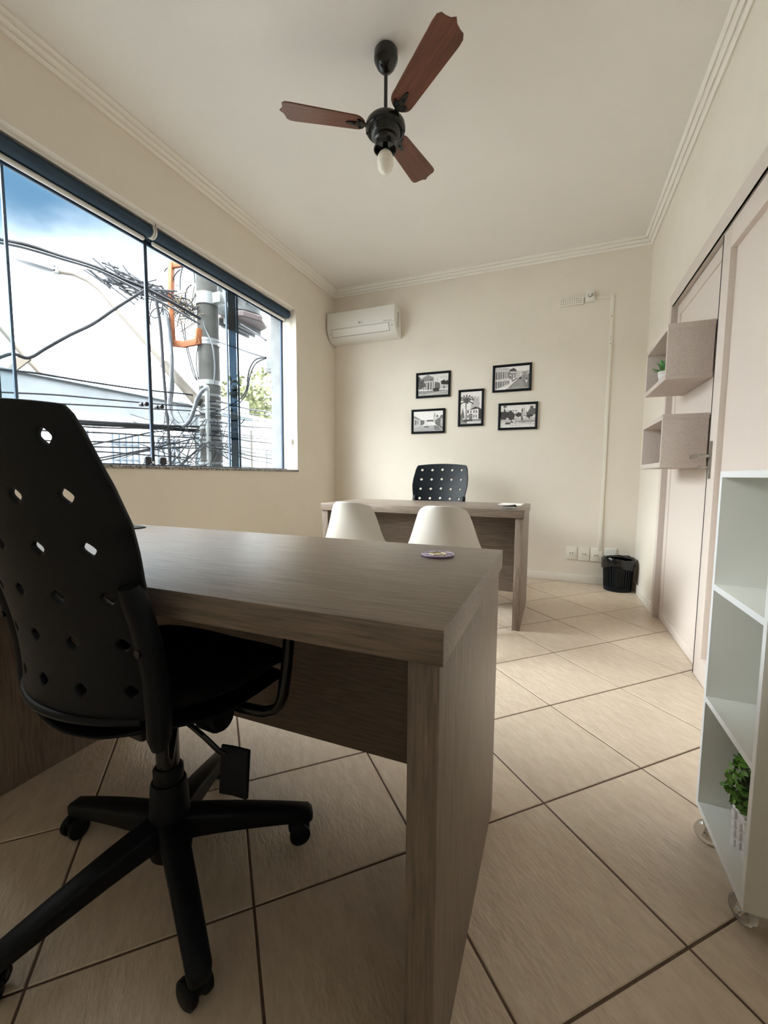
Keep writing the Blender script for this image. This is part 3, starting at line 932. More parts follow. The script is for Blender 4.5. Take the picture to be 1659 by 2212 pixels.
for k in range(620):
    ph = rng.random() * 2 * math.pi
    cz = rng.uniform(-1, 1)
    sr = math.sqrt(1 - cz * cz)
    rad = rng.uniform(0.86, 1.06)
    nrm = Vector((sr * math.cos(ph), sr * math.sin(ph), cz))
    p = Vector((nrm.x * 0.072, nrm.y * 0.072, 0.165 + nrm.z * 0.078)) * 1.0
    p = Vector((p.x * rad, p.y * rad, 0.165 + (p.z - 0.165) * rad))
    dirn = (nrm * 0.55 + Vector((rng.uniform(-1, 1), rng.uniform(-1, 1), rng.uniform(-0.8, 1)))).normalized()
    side = dirn.cross(nrm).normalized() if dirn.cross(nrm).length > 1e-3 else Vector((1, 0, 0))
    up = side.cross(dirn)
    L, Wd = rng.uniform(0.014, 0.021), rng.uniform(0.0045, 0.0065)
    pts = [p, p + dirn * L * 0.4 + side * Wd + up * 0.001, p + dirn * L * 0.8 + side * Wd * 0.8, p + dirn * L, p + dirn * L * 0.8 - side * Wd * 0.8, p + dirn * L * 0.4 - side * Wd + up * 0.001, p + dirn * L * 0.5 - up * 0.0015]
    lf.add(pts, [(0, 1, 6), (1, 2, 6), (2, 3, 6), (3, 4, 6), (4, 5, 6), (5, 0, 6)])
lf.build('foliage', LEAF, tp, smooth=60)['kind'] = 'stuff'

# small succulent in the upper box shelf
sp = thing('succulent_plant', 'small green succulent in a white ribbed pot in the upper box shelf', 'plant', (0.538, 2.790, 1.4635))
pr = [(0.024, 0.0), (0.028, 0.003)]
for k in range(7):
    pr += [(0.0295 + 0.0012 * k, 0.006 + k * 0.009), (0.0275 + 0.0012 * k, 0.0105 + k * 0.009)]
pr += [(0.037, 0.068), (0.033, 0.068)]
MB().lathe(pr, 28).build('pot', CERAM, sp)
MB().lathe([(0.032, 0.060), (0.020, 0.066), (0.0, 0.067)], 16).build('soil', SOIL, sp)
rng = random.Random(11)
for k in range(20):
    ring = k // 8
    a = k * 2.399 + rng.uniform(-0.2, 0.2)
    el = (0.15, 0.75, 1.2)[ring] + rng.uniform(-0.12, 0.12)
    L = (0.062, 0.064, 0.05)[ring] * rng.uniform(0.9, 1.15)
    dirn = Vector((math.cos(a) * math.cos(el), math.sin(a) * math.cos(el), math.sin(el)))
    side = dirn.cross(Vector((0, 0, 1))).normalized()
    up = side.cross(dirn).normalized()
    b0 = Vector((0, 0, 0.064 + 0.006 * ring))
    mbl = MB()
    rows = []
    for q in range(6):
        f = q / 5
        w_ = 0.0150 * math.sin(math.pi * min(0.98, 0.16 + f * 0.84)) ** 0.8 + 0.001
        c_ = b0 + dirn * (L * f) + up * (0.012 * f * f - 0.004 * f)
        rows.append([c_ - side * w_ + up * 0.002, c_ - up * 0.001, c_ + side * w_ + up * 0.002])
    o = mbl.grid(rows).build('leaf', LEAF2, sp)
    solidify(o, 0.0022)

# ================================================================== WASTE BIN
wb_ = thing('waste_bin', 'black slotted waste bin lined with a black bag in the corner', 'bin', (0.515, 3.985, 0))
body = MB().lathe([(0.100, 0.0005), (0.104, 0.004), (0.106, 0.03), (0.106, 0.032), (0.098, 0.032), (0.096, 0.010), (0.0, 0.010)], 40).build('base_cup', BLACKP, wb_)
slats = 34
for k in range(slats):
    a = 2 * math.pi * k / slats
    m = Matrix.Rotation(a, 4, 'Z')
    MB().add([m @ Vector(p) for p in ((0.1035, -0.0062, 0.03), (0.1065, -0.0062, 0.03), (0.1065, 0.0062, 0.03), (0.1035, 0.0062, 0.03),
                                      (0.1135, -0.0066, 0.235), (0.1165, -0.0066, 0.235), (0.1165, 0.0066, 0.235), (0.1135, 0.0066, 0.235))],
             [(0, 3, 2, 1), (4, 5, 6, 7), (0, 1, 5, 4), (1, 2, 6, 5), (2, 3, 7, 6), (3, 0, 4, 7)]).build('slat', BLACKP, wb_, smooth=0)
MB().lathe([(0.112, 0.232), (0.117, 0.232), (0.120, 0.262), (0.116, 0.266), (0.113, 0.262)], 40).build('rim', BLACKP, wb_)
MB().lathe([(0.096, 0.012), (0.100, 0.05), (0.108, 0.22), (0.110, 0.262)], 40).build('inner_liner', BAGP, wb_)
rng = random.Random(5)
rows = []
nj = 64
pert = [[rng.uniform(-1, 1) for _ in range(nj)] for _ in range(6)]
for i, (r_, z_) in enumerate([(0.094, 0.235), (0.109, 0.268), (0.119, 0.276), (0.126, 0.262), (0.1265, 0.232), (0.123, 0.205)]):
    row = []
    for j in range(nj + 1):
        a = 2 * math.pi * j / nj
        k = pert[i][j % nj]
        wob = 0.003 * math.sin(a * 5 + i) + 0.003 * math.sin(a * 11 + 2 * i)
        zz = z_ + 0.007 * k * (1 if i > 2 else 0.5) + (0.018 * math.sin(a * 3 + 1) * (i - 2) / 3 if i > 2 else 0.006 * math.sin(a * 2))
        row.append(((r_ + 0.0022 * k + wob) * math.cos(a), (r_ + 0.0022 * k + wob) * math.sin(a), zz))
    rows.append(row)
MB().grid(rows).build('bag_overhang', BAGP, wb_, smooth=70, weld=True)

# ================================================================== WALL SOCKETS, CONDUIT, EMERGENCY LIGHT
def socket(xc, zc, label, holes=True):
    t = thing('wall_socket', label, 'socket', (xc, YB, zc), group='cream wall plates by the waste bin')
    MB().box(-0.046, 0.046, -0.010, -0.0002, -0.060, 0.060).build('plate', CREAMP if holes else WHITEP, t, bevel=0.004)
    if holes:
        ins = MB().box(-0.020, 0.020, -0.0125, -0.010, -0.013, 0.013).build('outlet', CREAMP, t, bevel=0.002)
        for dx in (-0.0095, 0.0095):
            MB().cyl((dx, -0.0131, 0), (dx, -0.0120, 0), 0.0042, n=12).build('hole', INK, ins)
    return t
socket(0.155, 0.268, 'cream wall socket furthest left of the low row of plates')
socket(0.256, 0.264, 'cream wall socket in the middle of the low row of plates')
socket(0.356, 0.262, 'cream wall socket at the foot of the white conduit')
socket(0.466, 0.270, 'blank white wall plate half hidden behind the waste bin', False)

cd = thing('cable_conduit', 'slim white cable conduit running up the back wall to the emergency light', 'conduit', (0.382, YB, 0.30))
MB().box(-0.0125, 0.0125, -0.012, -0.0002, 0.0, 2.178).build('upright_run', CREAMP, cd, bevel=0.002)
MB().box(-0.139, -0.0125, -0.012, -0.0002, 2.148, 2.173).build('cross_run', CREAMP, cd, bevel=0.002)
for zz, hh in ((1.995, 0.008), (1.77, 0.008), (1.80, 0.004), (1.815, 0.003), (1.83, 0.004)):
    MB().box(-0.003, 0.004, -0.0124, -0.0119, zz, zz + hh).build('printed_mark', GREYTXT, cd, smooth=0)
oc = thing('outlet_box', 'white surface outlet box with plug, high on the back wall', 'socket', (0.208, YB, 2.476))
MB().box(-0.036, 0.036, -0.038, -0.0002, -0.043, 0.043).build('box', WHITEP, oc, bevel=0.003)
MB().cyl((0.002, -0.038, 0.006), (0.002, -0.041, 0.006), 0.017, n=20).build('socket_ring', GREYTXT, oc)
MB().box(-0.008, 0.010, -0.066, -0.040, -0.006, 0.016).build('plug', WHITEP, oc, bevel=0.004)
em = thing('emergency_light', 'white emergency light with rows of small leds high on the back wall', 'light', (0.067, YB, 2.453))
MB().box(-0.095, 0.095, -0.034, -0.0002, -0.028, 0.028).build('housing', CREAMP, em, bevel=0.004)
leds = MB()
for a in range(10):
    for b in range(3):
        leds.lathe([(0.0055, 0.0), (0.0045, 0.0022), (0.0, 0.003)], 10, mat=Matrix.Translation((-0.082 + a * 0.0172, -0.034, -0.016 + b * 0.016)) @ Matrix.Rotation(math.pi / 2, 4, 'X'))
LEDM = pmat('led_lens', (0.55, 0.47, 0.42), 0.25, spec=0.6)
leds.build('led_rows', LEDM, em)['kind'] = 'stuff'
MB().tube([(-0.015, -0.015, 0.028), (0.0, -0.012, 0.045), (0.025, -0.010, 0.068), (0.045, -0.010, 0.066), (0.07, -0.012, 0.040), (0.095, -0.03, 0.022), (0.115, -0.05, 0.020), (0.136, -0.055, 0.026)], 0.0028, 8).build('power_lead', WHITEP, em)

# ================================================================== FRAMED PHOTOGRAPHS
class Canvas:
    def __init__(self, w, h, c=0.85):
        self.a = np.full((h, w), c, float)
        self.h, self.w = h, w
        yy, xx = np.mgrid[0:h, 0:w]
        self.X = (xx + 0.5) / w
        self.Y = 1 - (yy + 0.5) / h
    def poly(self, pts, c):
        ins = np.zeros_like(self.a, bool)
        n = len(pts)
        for i in range(n):
            (x0, y0), (x1, y1) = pts[i], pts[(i + 1) % n]
            cond = ((y0 > self.Y) != (y1 > self.Y))
            with np.errstate(divide='ignore', invalid='ignore'):
                xi = (x1 - x0) * (self.Y - y0) / ((y1 - y0) if y1 != y0 else 1e-9) + x0
            ins ^= cond & (self.X < xi)
        self.a[ins] = c
    def rect(self, x0, y0, x1, y1, c): self.a[(self.X >= x0) & (self.X <= x1) & (self.Y >= y0) & (self.Y <= y1)] = c
    def blob(self, x, y, rx, ry, c, seed=0):
        rg = np.random.default_rng(seed)
        an = np.arctan2((self.Y - y) / ry, (self.X - x) / rx)
        rr = np.sqrt(((self.X - x) / rx) ** 2 + ((self.Y - y) / ry) ** 2)
        lim = 1 + 0.12 * np.sin(an * 5 + rg.random() * 6) + 0.08 * np.sin(an * 9 + rg.random() * 6)
        m = rr < lim
        self.a[m] = c + rg.uniform(-0.07, 0.07, self.a.shape)[m]
    def line(self, x0, y0, x1, y1, w, c):
        dx, dy = x1 - x0, y1 - y0
        L2 = dx * dx + dy * dy
        t = np.clip(((self.X - x0) * dx + (self.Y - y0) * dy) / L2, 0, 1)
        d = np.hypot(self.X - x0 - t * dx, (self.Y - y0 - t * dy) * self.h / self.w)
        self.a[d < w] = c
    def grad(self, y0, y1, c0, c1):
        m = (self.Y >= y0) & (self.Y <= y1)
        f = (self.Y - y0) / (y1 - y0)
        self.a[m] = (c0 + (c1 - c0) * f)[m]
    def noise(self, s, seed=1): self.a += np.random.default_rng(seed).normal(0, s, self.a.shape)

def pic_kiosk():
    c = Canvas(96, 64, 0.80); c.grad(0, 0.24, 0.62, 0.35)
    c.line(0.5, 1.0, 1.0, 0.70, 0.004, 0.6); c.line(0.45, 0.85, 1.0, 0.83, 0.003, 0.6)
    c.poly([(0.10, 0.80), (0.32, 0.98), (0.50, 0.86), (0.52, 0.78)], 0.42)
    c.rect(0.10, 0.66, 0.52, 0.79, 0.38); c.rect(0.14, 0.70, 0.20, 0.77, 0.25); c.rect(0.40, 0.70, 0.47, 0.77, 0.3)
    c.poly([(0.08, 0.62), (0.55, 0.62), (0.55, 0.67), (0.10, 0.70)], 0.68)
    c.rect(0.18, 0.28, 0.54, 0.62, 0.25)
    for x in (0.21, 0.28, 0.37, 0.455, 0.52): c.rect(x, 0.22, x + 0.035, 0.62, 0.80)
    c.blob(0.08, 0.55, 0.16, 0.22, 0.22, 1); c.blob(0.02, 0.80, 0.07, 0.12, 0.22, 2)
    c.poly([(0.55, 0.64), (0.73, 0.56), (0.73, 0.30), (0.55, 0.30)], 0.28)
    c.blob(0.84, 0.58, 0.09, 0.11, 0.10, 3); c.blob(0.97, 0.56, 0.09, 0.10, 0.12, 4)
    c.rect(0.74, 0.30, 0.98, 0.46, 0.62); c.rect(0.84, 0.30, 0.88, 0.42, 0.15)
    c.blob(0.60, 0.27, 0.11, 0.09, 0.13, 5); c.line(0.64, 0.60, 0.64, 0.78, 0.005, 0.3)
    c.line(0.30, 0.06, 1.0, 0.20, 0.012, 0.66); c.line(0.55, 0.03, 1.0, 0.10, 0.012, 0.55)
    c.noise(0.06, 11); return c
def pic_street():
    c = Canvas(96, 64, 0.88); c.grad(0, 0.30, 0.52, 0.62)
    c.poly([(0, 0.76), (0.22, 0.62), (0.22, 0.30), (0, 0.16)], 0.66); c.poly([(0.02, 0.78), (0.24, 0.62), (0.24, 0.58), (0.0, 0.70)], 0.35)
    c.rect(0.05, 0.35, 0.10, 0.58, 0.32); c.rect(0.14, 0.38, 0.18, 0.55, 0.42); c.poly([(0.24, 0.58), (0.38, 0.55), (0.38, 0.36), (0.24, 0.30)], 0.30)
    c.rect(0.38, 0.40, 0.50, 0.56, 0.78); c.rect(0.46, 0.48, 0.68, 0.56, 0.22)
    c.poly([(0.68, 0.60), (0.715, 0.97), (0.75, 0.60)], 0.35); c.rect(0.68, 0.42, 0.75, 0.75, 0.70)
    c.rect(0.77, 0.50, 0.84, 0.70, 0.72); c.poly([(0.76, 0.70), (0.805, 0.82), (0.85, 0.70)], 0.2)
    c.poly([(0.74, 0.54), (0.88, 0.66), (0.92, 0.78), (1.0, 0.78), (1.0, 0.10), (0.74, 0.36)], 0.33); c.poly([(0.92, 0.62), (1.0, 0.62), (1.0, 0.18), (0.92, 0.28)], 0.62)
    c.blob(0.45, 0.30, 0.07, 0.08, 0.78, 6); c.rect(0.38, 0.21, 0.52, 0.27, 0.22); c.poly([(0.70, 0.30), (0.84, 0.24), (0.95, 0.04), (0.72, 0.06)], 0.36)
    c.noise(0.06, 12); return c
def pic_palm():
    c = Canvas(64, 92, 0.86)
    c.blob(0.72, 0.55, 0.20, 0.30, 0.62, 7)
    for k in range(9):
        a = math.radians(-20 + k * 27.5)
        ex, ey = 0.30 + 0.30 * math.cos(a), 0.74 + 0.155 * math.sin(a) - (0.05 if k in (0, 8) else 0)
        c.line(0.30, 0.74, ex, ey, 0.028, 0.22 + 0.03 * (k % 3)); c.line(ex, ey, ex + 0.03 * math.cos(a), ey - 0.03, 0.022, 0.2)
    c.blob(0.30, 0.72, 0.13, 0.08, 0.22, 8)
    c.poly([(0.05, 0.18), (0.13, 0.52), (0.22, 0.18)], 0.28); c.blob(0.06, 0.22, 0.08, 0.10, 0.35, 3)
    c.poly([(0.30, 0.16), (0.30, 0.43), (0.86, 0.46), (0.86, 0.15)], 0.86)
    c.poly([(0.30, 0.41), (0.72, 0.53), (0.98, 0.46), (0.86, 0.455), (0.80, 0.47), (0.32, 0.43)], 0.14); c.poly([(0.86, 0.16), (0.86, 0.47), (1.0, 0.46), (1.0, 0.14)], 0.17)
    for x in (0.35, 0.48, 0.62, 0.73): c.rect(x, 0.34, x + 0.055, 0.42, 0.20); c.rect(x, 0.20, x + 0.055, 0.285, 0.22)
    c.rect(0.44, 0.15, 0.58, 0.31, 0.16); c.rect(0.48, 0.16, 0.545, 0.28, 0.82); c.rect(0.50, 0.16, 0.53, 0.26, 0.08)
    c.line(0.27, 0.72, 0.295, 0.10, 0.022, 0.24)
    c.rect(0, 0, 1, 0.15, 0.45); c.blob(0.35, 0.11, 0.25, 0.04, 0.22, 9); c.rect(0.35, 0.02, 1.0, 0.085, 0.80)
    for k in range(14): c.rect(0.60 + k * 0.025, 0.055, 0.615 + k * 0.025, 0.07, 0.5)
    c.noise(0.05, 13); return c
def pic_tram():
    c = Canvas(96, 64, 0.88)
    c.poly([(0.40, 0.10), (0.80, 0.62), (1.0, 0.62), (1.0, 0.0), (0.3, 0.0)], 0.50)
    c.poly([(0, 0.95), (0.42, 0.88), (0.44, 0.22), (0, 0.0)], 0.72); c.poly([(0, 0.97), (0.43, 0.92), (0.43, 0.87), (0, 0.93)], 0.58)
    for k in range(7):
        f = k / 7.0
        x0 = 0.03 + 0.40 * (1 - (1 - f) ** 1.3); w = 0.045 * (1 - 0.55 * f)
        c.poly([(x0, 0.46 + 0.06 * f), (x0, 0.80 - 0.03 * f), (x0 + w, 0.80 - 0.03 * f), (x0 + w, 0.465 + 0.06 * f)], 0.28 + 0.04 * (k % 3))
        c.poly([(x0, 0.05 + 0.24 * f), (x0, 0.38), (x0 + w, 0.385), (x0 + w, 0.08 + 0.24 * f)], 0.26)
    c.line(0, 0.41, 0.43, 0.46, 0.008, 0.85)
    c.poly([(0.43, 0.86), (0.55, 0.93), (0.62, 0.84), (0.62, 0.74), (0.43, 0.78)], 0.20); c.rect(0.43, 0.66, 0.60, 0.78, 0.72)
    c.poly([(0.43, 0.70), (0.66, 0.68), (0.62, 0.64), (0.43, 0.66)], 0.12)
    c.rect(0.52, 0.46, 0.64, 0.66, 0.78); c.rect(0.55, 0.50, 0.62, 0.62, 0.45); c.rect(0.44, 0.45, 0.47, 0.60, 0.08); c.rect(0.49, 0.40, 0.52, 0.64, 0.16); c.poly([(0.48, 0.36), (0.66, 0.50), (0.66, 0.46), (0.52, 0.34)], 0.14)
    c.poly([(0.62, 0.80), (0.74, 0.78), (0.74, 0.50), (0.66, 0.46)], 0.70); c.poly([(0.76, 0.76), (1.0, 0.78), (1.0, 0.70), (0.76, 0.62)], 0.62)
    for k in range(4): c.rect(0.80 + 0.045 * k, 0.62, 0.815 + 0.045 * k, 0.70, 0.2)
    c.line(0.36, 0.06, 0.80, 0.62, 0.012, 0.80); c.line(0.44, 0.08, 0.80, 0.58, 0.008, 0.35); c.blob(0.74, 0.46, 0.045, 0.05, 0.2, 2)
    c.line(0.845, 0.20, 0.845, 0.60, 0.006, 0.2); c.line(0.80, 0.34, 0.89, 0.34, 0.005, 0.25)
    c.rect(0.90, 0.14, 0.935, 0.38, 0.85); c.rect(0.885, 0.10, 0.905, 0.28, 0.15); c.rect(0.93, 0.10, 0.95, 0.28, 0.15); c.blob(0.92, 0.43, 0.02, 0.04, 0.2, 3); c.rect(0.97, 0.05, 1.0, 0.66, 0.3)
    for k in range(22): c.rect(0.40 + k * 0.02, 0.055 + 0.006 * (k % 2), 0.412 + k * 0.02, 0.08, 0.88)
    c.noise(0.06, 14); return c
def pic_plaza():
    c = Canvas(96, 64, 0.86); c.grad(0, 0.42, 0.84, 0.66)
    for x, y, rx, ry, k in ((0.08, 0.60, 0.11, 0.13, 1), (0.26, 0.58, 0.16, 0.15, 2), (0.10, 0.46, 0.10, 0.10, 3), (0.32, 0.46, 0.10, 0.12, 4), (0.54, 0.56, 0.10, 0.10, 5), (0.82, 0.54, 0.11, 0.12, 6)): c.blob(x, y, rx, ry, 0.19, k)
    c.poly([(0.74, 0.55), (0.84, 0.82), (0.84, 0.92), (0.94, 0.92), (0.94, 0.82), (1.0, 0.80), (1.0, 0.55)], 0.30)
    c.poly([(0.08, 0.66), (0.12, 0.90), (0.17, 0.66)], 0.2); c.blob(0.13, 0.94, 0.06, 0.04, 0.2, 7)
    c.rect(0.60, 0.46, 0.655, 0.72, 0.55); c.rect(0.605, 0.72, 0.65, 0.78, 0.12); c.rect(0.61, 0.79, 0.645, 0.85, 0.35); c.rect(0.605, 0.30, 0.65, 0.47, 0.16); c.line(0.68, 0.50, 0.685, 0.84, 0.008, 0.15)
    c.rect(0.72, 0.44, 0.75, 0.72, 0.66); c.line(0.45, 0.16, 0.45, 0.78, 0.005, 0.25)
    for k in range(13): c.rect(0.20 + k * 0.024, 0.735 + 0.004 * (k % 2), 0.216 + k * 0.024, 0.765, 0.2)
    c.line(0.0, 0.34, 0.45, 0.20, 0.006, 0.55); c.poly([(0.42, 0.26), (0.62, 0.33), (1.0, 0.30), (1.0, 0.24), (0.62, 0.20)], 0.48); c.poly([(0.46, 0.18), (1.0, 0.16), (1.0, 0.14), (0.46, 0.16)], 0.6)
    c.rect(0.31, 0.28, 0.33, 0.40, 0.15); c.rect(0.82, 0.34, 0.84, 0.44, 0.2)
    c.blob(0.22, 0.22, 0.07, 0.055, 0.20, 8); c.rect(0.17, 0.24, 0.27, 0.29, 0.60); c.rect(0.15, 0.15, 0.30, 0.19, 0.13); c.blob(0.34, 0.25, 0.04, 0.03, 0.2, 9)
    for k in range(16): c.rect(0.30 + k * 0.023, 0.075, 0.315 + k * 0.023, 0.10, 0.5)
    c.noise(0.05, 15); return c

PRINT = bpy.data.materials.new('photo_print')
PRINT.use_nodes = True
_t = PRINT.node_tree
_a = _t.nodes.new('ShaderNodeVertexColor'); _a.layer_name = 'print'
_b = _t.nodes['Principled BSDF']
_t.links.new(_a.outputs['Color'], _b.inputs['Base Color'])
_b.inputs['Roughness'].default_value = 0.4
_b.inputs['Specular IOR Level'].default_value = 0.25
def picture(xc, zc, w, h, cv, label, tilt=0.0):
    t = thing('picture_frame', label, 'picture', (xc, YB, zc), group='black framed town photographs')
    t.rotation_euler = (0, tilt, 0)
    fw = 0.021
    for a in range(4):
        hw, hh = w / 2, h / 2
        o = [(-hw, -hh), (hw, -hh), (hw, hh), (-hw, hh)]
        i_ = [(-hw + fw, -hh + fw), (hw - fw, -hh + fw), (hw - fw, hh - fw), (-hw + fw, hh - fw)]
        m_ = [(-hw + fw * 0.45, -hh + fw * 0.45), (hw - fw * 0.45, -hh + fw * 0.45), (hw - fw * 0.45, hh - fw * 0.45), (-hw + fw * 0.45, hh - fw * 0.45)]
        b = (a + 1) % 4
        vs = []
        for e in (a, b):
            vs += [(o[e][0], -0.002, o[e][1]), (o[e][0], -0.019, o[e][1]), (m_[e][0], -0.022, m_[e][1]), (i_[e][0], -0.014, i_[e][1]), (i_[e][0], -0.002, i_[e][1])]
        fs = [(k, (k + 1) % 5, 5 + (k + 1) % 5, 5 + k) for k in range(5)] + [(0, 1, 2, 3, 4), (9, 8, 7, 6, 5)]
        MB().add(vs, fs).build('frame_rail', BLACKP, t, smooth=0)
    pw, ph = w - 2 * fw + 0.004, h - 2 * fw + 0.004
    ny, nx = cv.a.shape
    me = bpy.data.meshes.new('photo')
    xs = np.linspace(-pw / 2, pw / 2, nx + 1); zs = np.linspace(ph / 2, -ph / 2, ny + 1)
    vs = [(float(x), -0.009, float(z)) for z in zs for x in xs]
    fs = [(r * (nx + 1) + q, (r + 1) * (nx + 1) + q, (r + 1) * (nx + 1) + q + 1, r * (nx + 1) + q + 1) for r in range(ny) for q in range(nx)]
    me.from_pydata(vs, [], fs)
    # soften: corner colours averaged from neighbouring cells
    pad = np.pad(np.clip(cv.a, 0.02, 0.95), 1, mode='edge')
    vc = (pad[:-1, :-1] + pad[1:, :-1] + pad[:-1, 1:] + pad[1:, 1:]) / 4
    vc = np.clip(vc * 1.12, 0, 1) ** 1.6
    ca = me.color_attributes.new('print', 'FLOAT_COLOR', 'POINT')
    buf = np.ones((vc.size, 4), np.float32)
    buf[:, 0] = vc.ravel() * 0.95; buf[:, 1] = vc.ravel() * 0.93; buf[:, 2] = vc.ravel() * 0.92
    ca.data.foreach_set('color', buf.ravel())
    me.materials.append(PRINT)
    link(bpy.data.objects.new('photo', me), t)
    MB().box(-w / 2 + 0.01, w / 2 - 0.01, -0.008, -0.0005, -h / 2 + 0.01, h / 2 - 0.01).build('backing_board', BLACKP, t, smooth=0)
    return t
picture(-1.158, 1.846, 0.348, 0.246, pic_kiosk(), 'framed photo of a columned kiosk, upper left of the five')
picture(-1.204, 1.493, 0.345, 0.240, pic_street(), 'framed photo of a street with a church spire, lower left of the five')
picture(-0.781, 1.602, 0.243, 0.346, pic_palm(), 'upright framed photo of a palm tree and house, centre of the five')
picture(-0.411, 1.853, 0.346, 0.246, pic_tram(), 'framed photo of a row of facades and a tram, upper right of the five')
picture(-0.349, 1.504, 0.348, 0.245, pic_plaza(), 'framed photo of a plaza with round trees, lower right of the five')

# ================================================================== AIR CONDITIONER
def text_mesh(body, size, name, mat, parent, loc, rot, ext=0.0004, align='CENTER', shear=0.0):
    cu = bpy.data.curves.new(name, 'FONT')
    cu.body = body
    cu.size = size
    cu.extrude = ext
    cu.align_x = align
    cu.shear = shear
    tmp = bpy.data.objects.new(name, cu)
    COL.objects.link(tmp)
    bpy.context.view_layer.update()
    me = bpy.data.meshes.new_from_object(tmp)
    bpy.data.objects.remove(tmp)
    me.materials.clear()
    me.materials.append(mat)
    o = bpy.data.objects.new(name, me)
    o.location = loc
    o.rotation_euler = rot
    return link(o, parent)
AX0, AX1 = -2.250, -1.500
ac = thing('air_conditioner', 'white split air conditioner on the back wall near the window', 'air conditioner', ((AX0 + AX1) / 2, YB, 2.325))
AW = AX1 - AX0
# side outline (distance from the wall, height above the unit's lowest point)
side = [(0.0, 0.29), (0.14, 0.29), (0.165, 0.285), (0.178, 0.270), (0.183, 0.24), (0.184, 0.16), (0.182, 0.115), (0.170, 0.075), (0.148, 0.042), (0.115, 0.016), (0.085, 0.004), (0.0, 0.0)]
n = len(side)
vs = [(-AW / 2, -d_, z_) for d_, z_ in side] + [(AW / 2, -d_, z_) for d_, z_ in side]
MB().add(vs, [tuple(range(n)), tuple(range(n, 2 * n))] + [(i, (i + 1) % n, n + (i + 1) % n, n + i) for i in range(n)]).build('casing', WHITEP, ac, smooth=35, bevel=0.003)
# front cover panel, proud of the casing
MB().box(-AW / 2 + 0.004, AW / 2 - 0.004, -0.190, -0.183, 0.118, 0.272).build('front_panel', WHITEP, ac, bevel=0.003)
# glossy trim strip in the lower right of the panel
MB().box(-0.10, AW / 2 - 0.006, -0.1925, -0.190, 0.120, 0.138).build('gloss_strip', pmat('gloss_white', (0.9, 0.89, 0.86), 0.08, spec=0.7), ac, bevel=0.002)
# louvre flap with its dark outline
ol = [(0.1835, 0.110), (0.174, 0.078), (0.152, 0.043)]
def flap(x0, x1, out, a, b, name, mat):
    pts = [ol[0], ol[1], ol[2]]
    vs = []
    for x in (x0, x1):
        for d_, z_ in pts:
            vs.append((x, -(d_ + out), z_))
    for x in (x0, x1):
        for d_, z_ in pts:
            vs.append((x, -(d_ + out - 0.006), z_ + 0.0))
    return MB().add(vs, [(0, 1, 4, 3), (1, 2, 5, 4), (6, 9, 10, 7), (7, 10, 11, 8), (0, 3, 9, 6), (2, 8, 11, 5), (0, 6, 7, 1), (1, 7, 8, 2), (3, 4, 10, 9), (4, 5, 11, 10)]).build(name, mat, ac)
flap(-AW / 2 + 0.055, AW / 2 - 0.065, 0.0012, 0, 0, 'louvre_gap', GREYTXT)
ol = [(0.1835, 0.107), (0.174, 0.079), (0.1535, 0.0455)]
flap(-AW / 2 + 0.058, AW / 2 - 0.068, 0.0028, 0, 0, 'louvre', WHITEP)
# side grille
gr = MB()
for k in range(9):
    gr.box(AW / 2, AW / 2 + 0.0012, -0.112, -0.088, 0.085 + k * 0.016, 0.085 + k * 0.016 + 0.011)
gr.build('side_grille', GREYTXT, ac, smooth=0)
# maker's mark and wording
R90 = (math.pi / 2, 0, 0)
mk = MB().cyl((-0.003, -0.1933, 0.147), (-0.003, -0.1900, 0.147), 0.0085, n=24).build('round_mark', GREYTXT, ac)
text_mesh('LG', 0.019, 'logo_lettering', GREYTXT, ac, (0.022, -0.1904, 0.1405), R90)
text_mesh('DUAL Inverter', 0.014, 'wording', GREYTXT, ac, (AW / 2 - 0.075, -0.1930, 0.1245), R90, shear=0.2)
text_mesh('10 YEAR', 0.008, 'small_print', GREYTXT, ac, (-AW / 2 + 0.03, -0.1748, 0.070), (math.pi / 2 - 0.3, 0, 0))
text_mesh('Smart\nInverter', 0.008, 'small_print', GREYTXT, ac, (AW / 2 - 0.03, -0.1820, 0.085), (math.pi / 2 - 0.3, 0, 0))

# ================================================================== CEILING FAN
FX, FY = -0.797, 1.948
fan = thing('ceiling_fan', 'three blade ceiling fan with reddish wooden blades and black motor', 'fan', (FX, FY, ZC))
MB().lathe([(0.050, -0.0005), (0.054, -0.006), (0.055, -0.036), (0.052, -0.046), (0.047, -0.052), (0.043, -0.064), (0.030, -0.080), (0.012, -0.088)], 32).build('canopy', BLACKG, fan)
MB().cyl((0, 0, -0.086), (0, 0, -0.290), 0.0085, n=16).build('down_rod', BLACKG, fan)
MB().lathe([(0.011, -0.262), (0.016, -0.278), (0.024, -0.290), (0.060, -0.298), (0.082, -0.305), (0.091, -0.316), (0.093, -0.328), (0.093, -0.338), (0.088, -0.346), (0.080, -0.348), (0.074, -0.343), (0.070, -0.348), (0.067, -0.364), (0.060, -0.371), (0.050, -0.374)], 40).build('motor', BLACKG, fan)
for k in range(6):
    a = k * math.pi / 3 + 0.3
    MB().cyl((0.086 * math.cos(a), 0.086 * math.sin(a), -0.342), (0.086 * math.cos(a), 0.086 * math.sin(a), -0.350), 0.005, n=10).build('motor_screw', BLACKP, fan)
MB().lathe([(0.050, -0.372), (0.054, -0.378), (0.054, -0.384), (0.048, -0.389), (0.046, -0.396), (0.054, -0.418), (0.055, -0.424), (0.050, -0.424), (0.040, -0.400)], 32).build('lamp_cup', BLACKG, fan)
MB().lathe([(0.012, -0.37), (0.0125, -0.425), (0.011, -0.432)], 18).build('lamp_socket', BLACKG, fan)
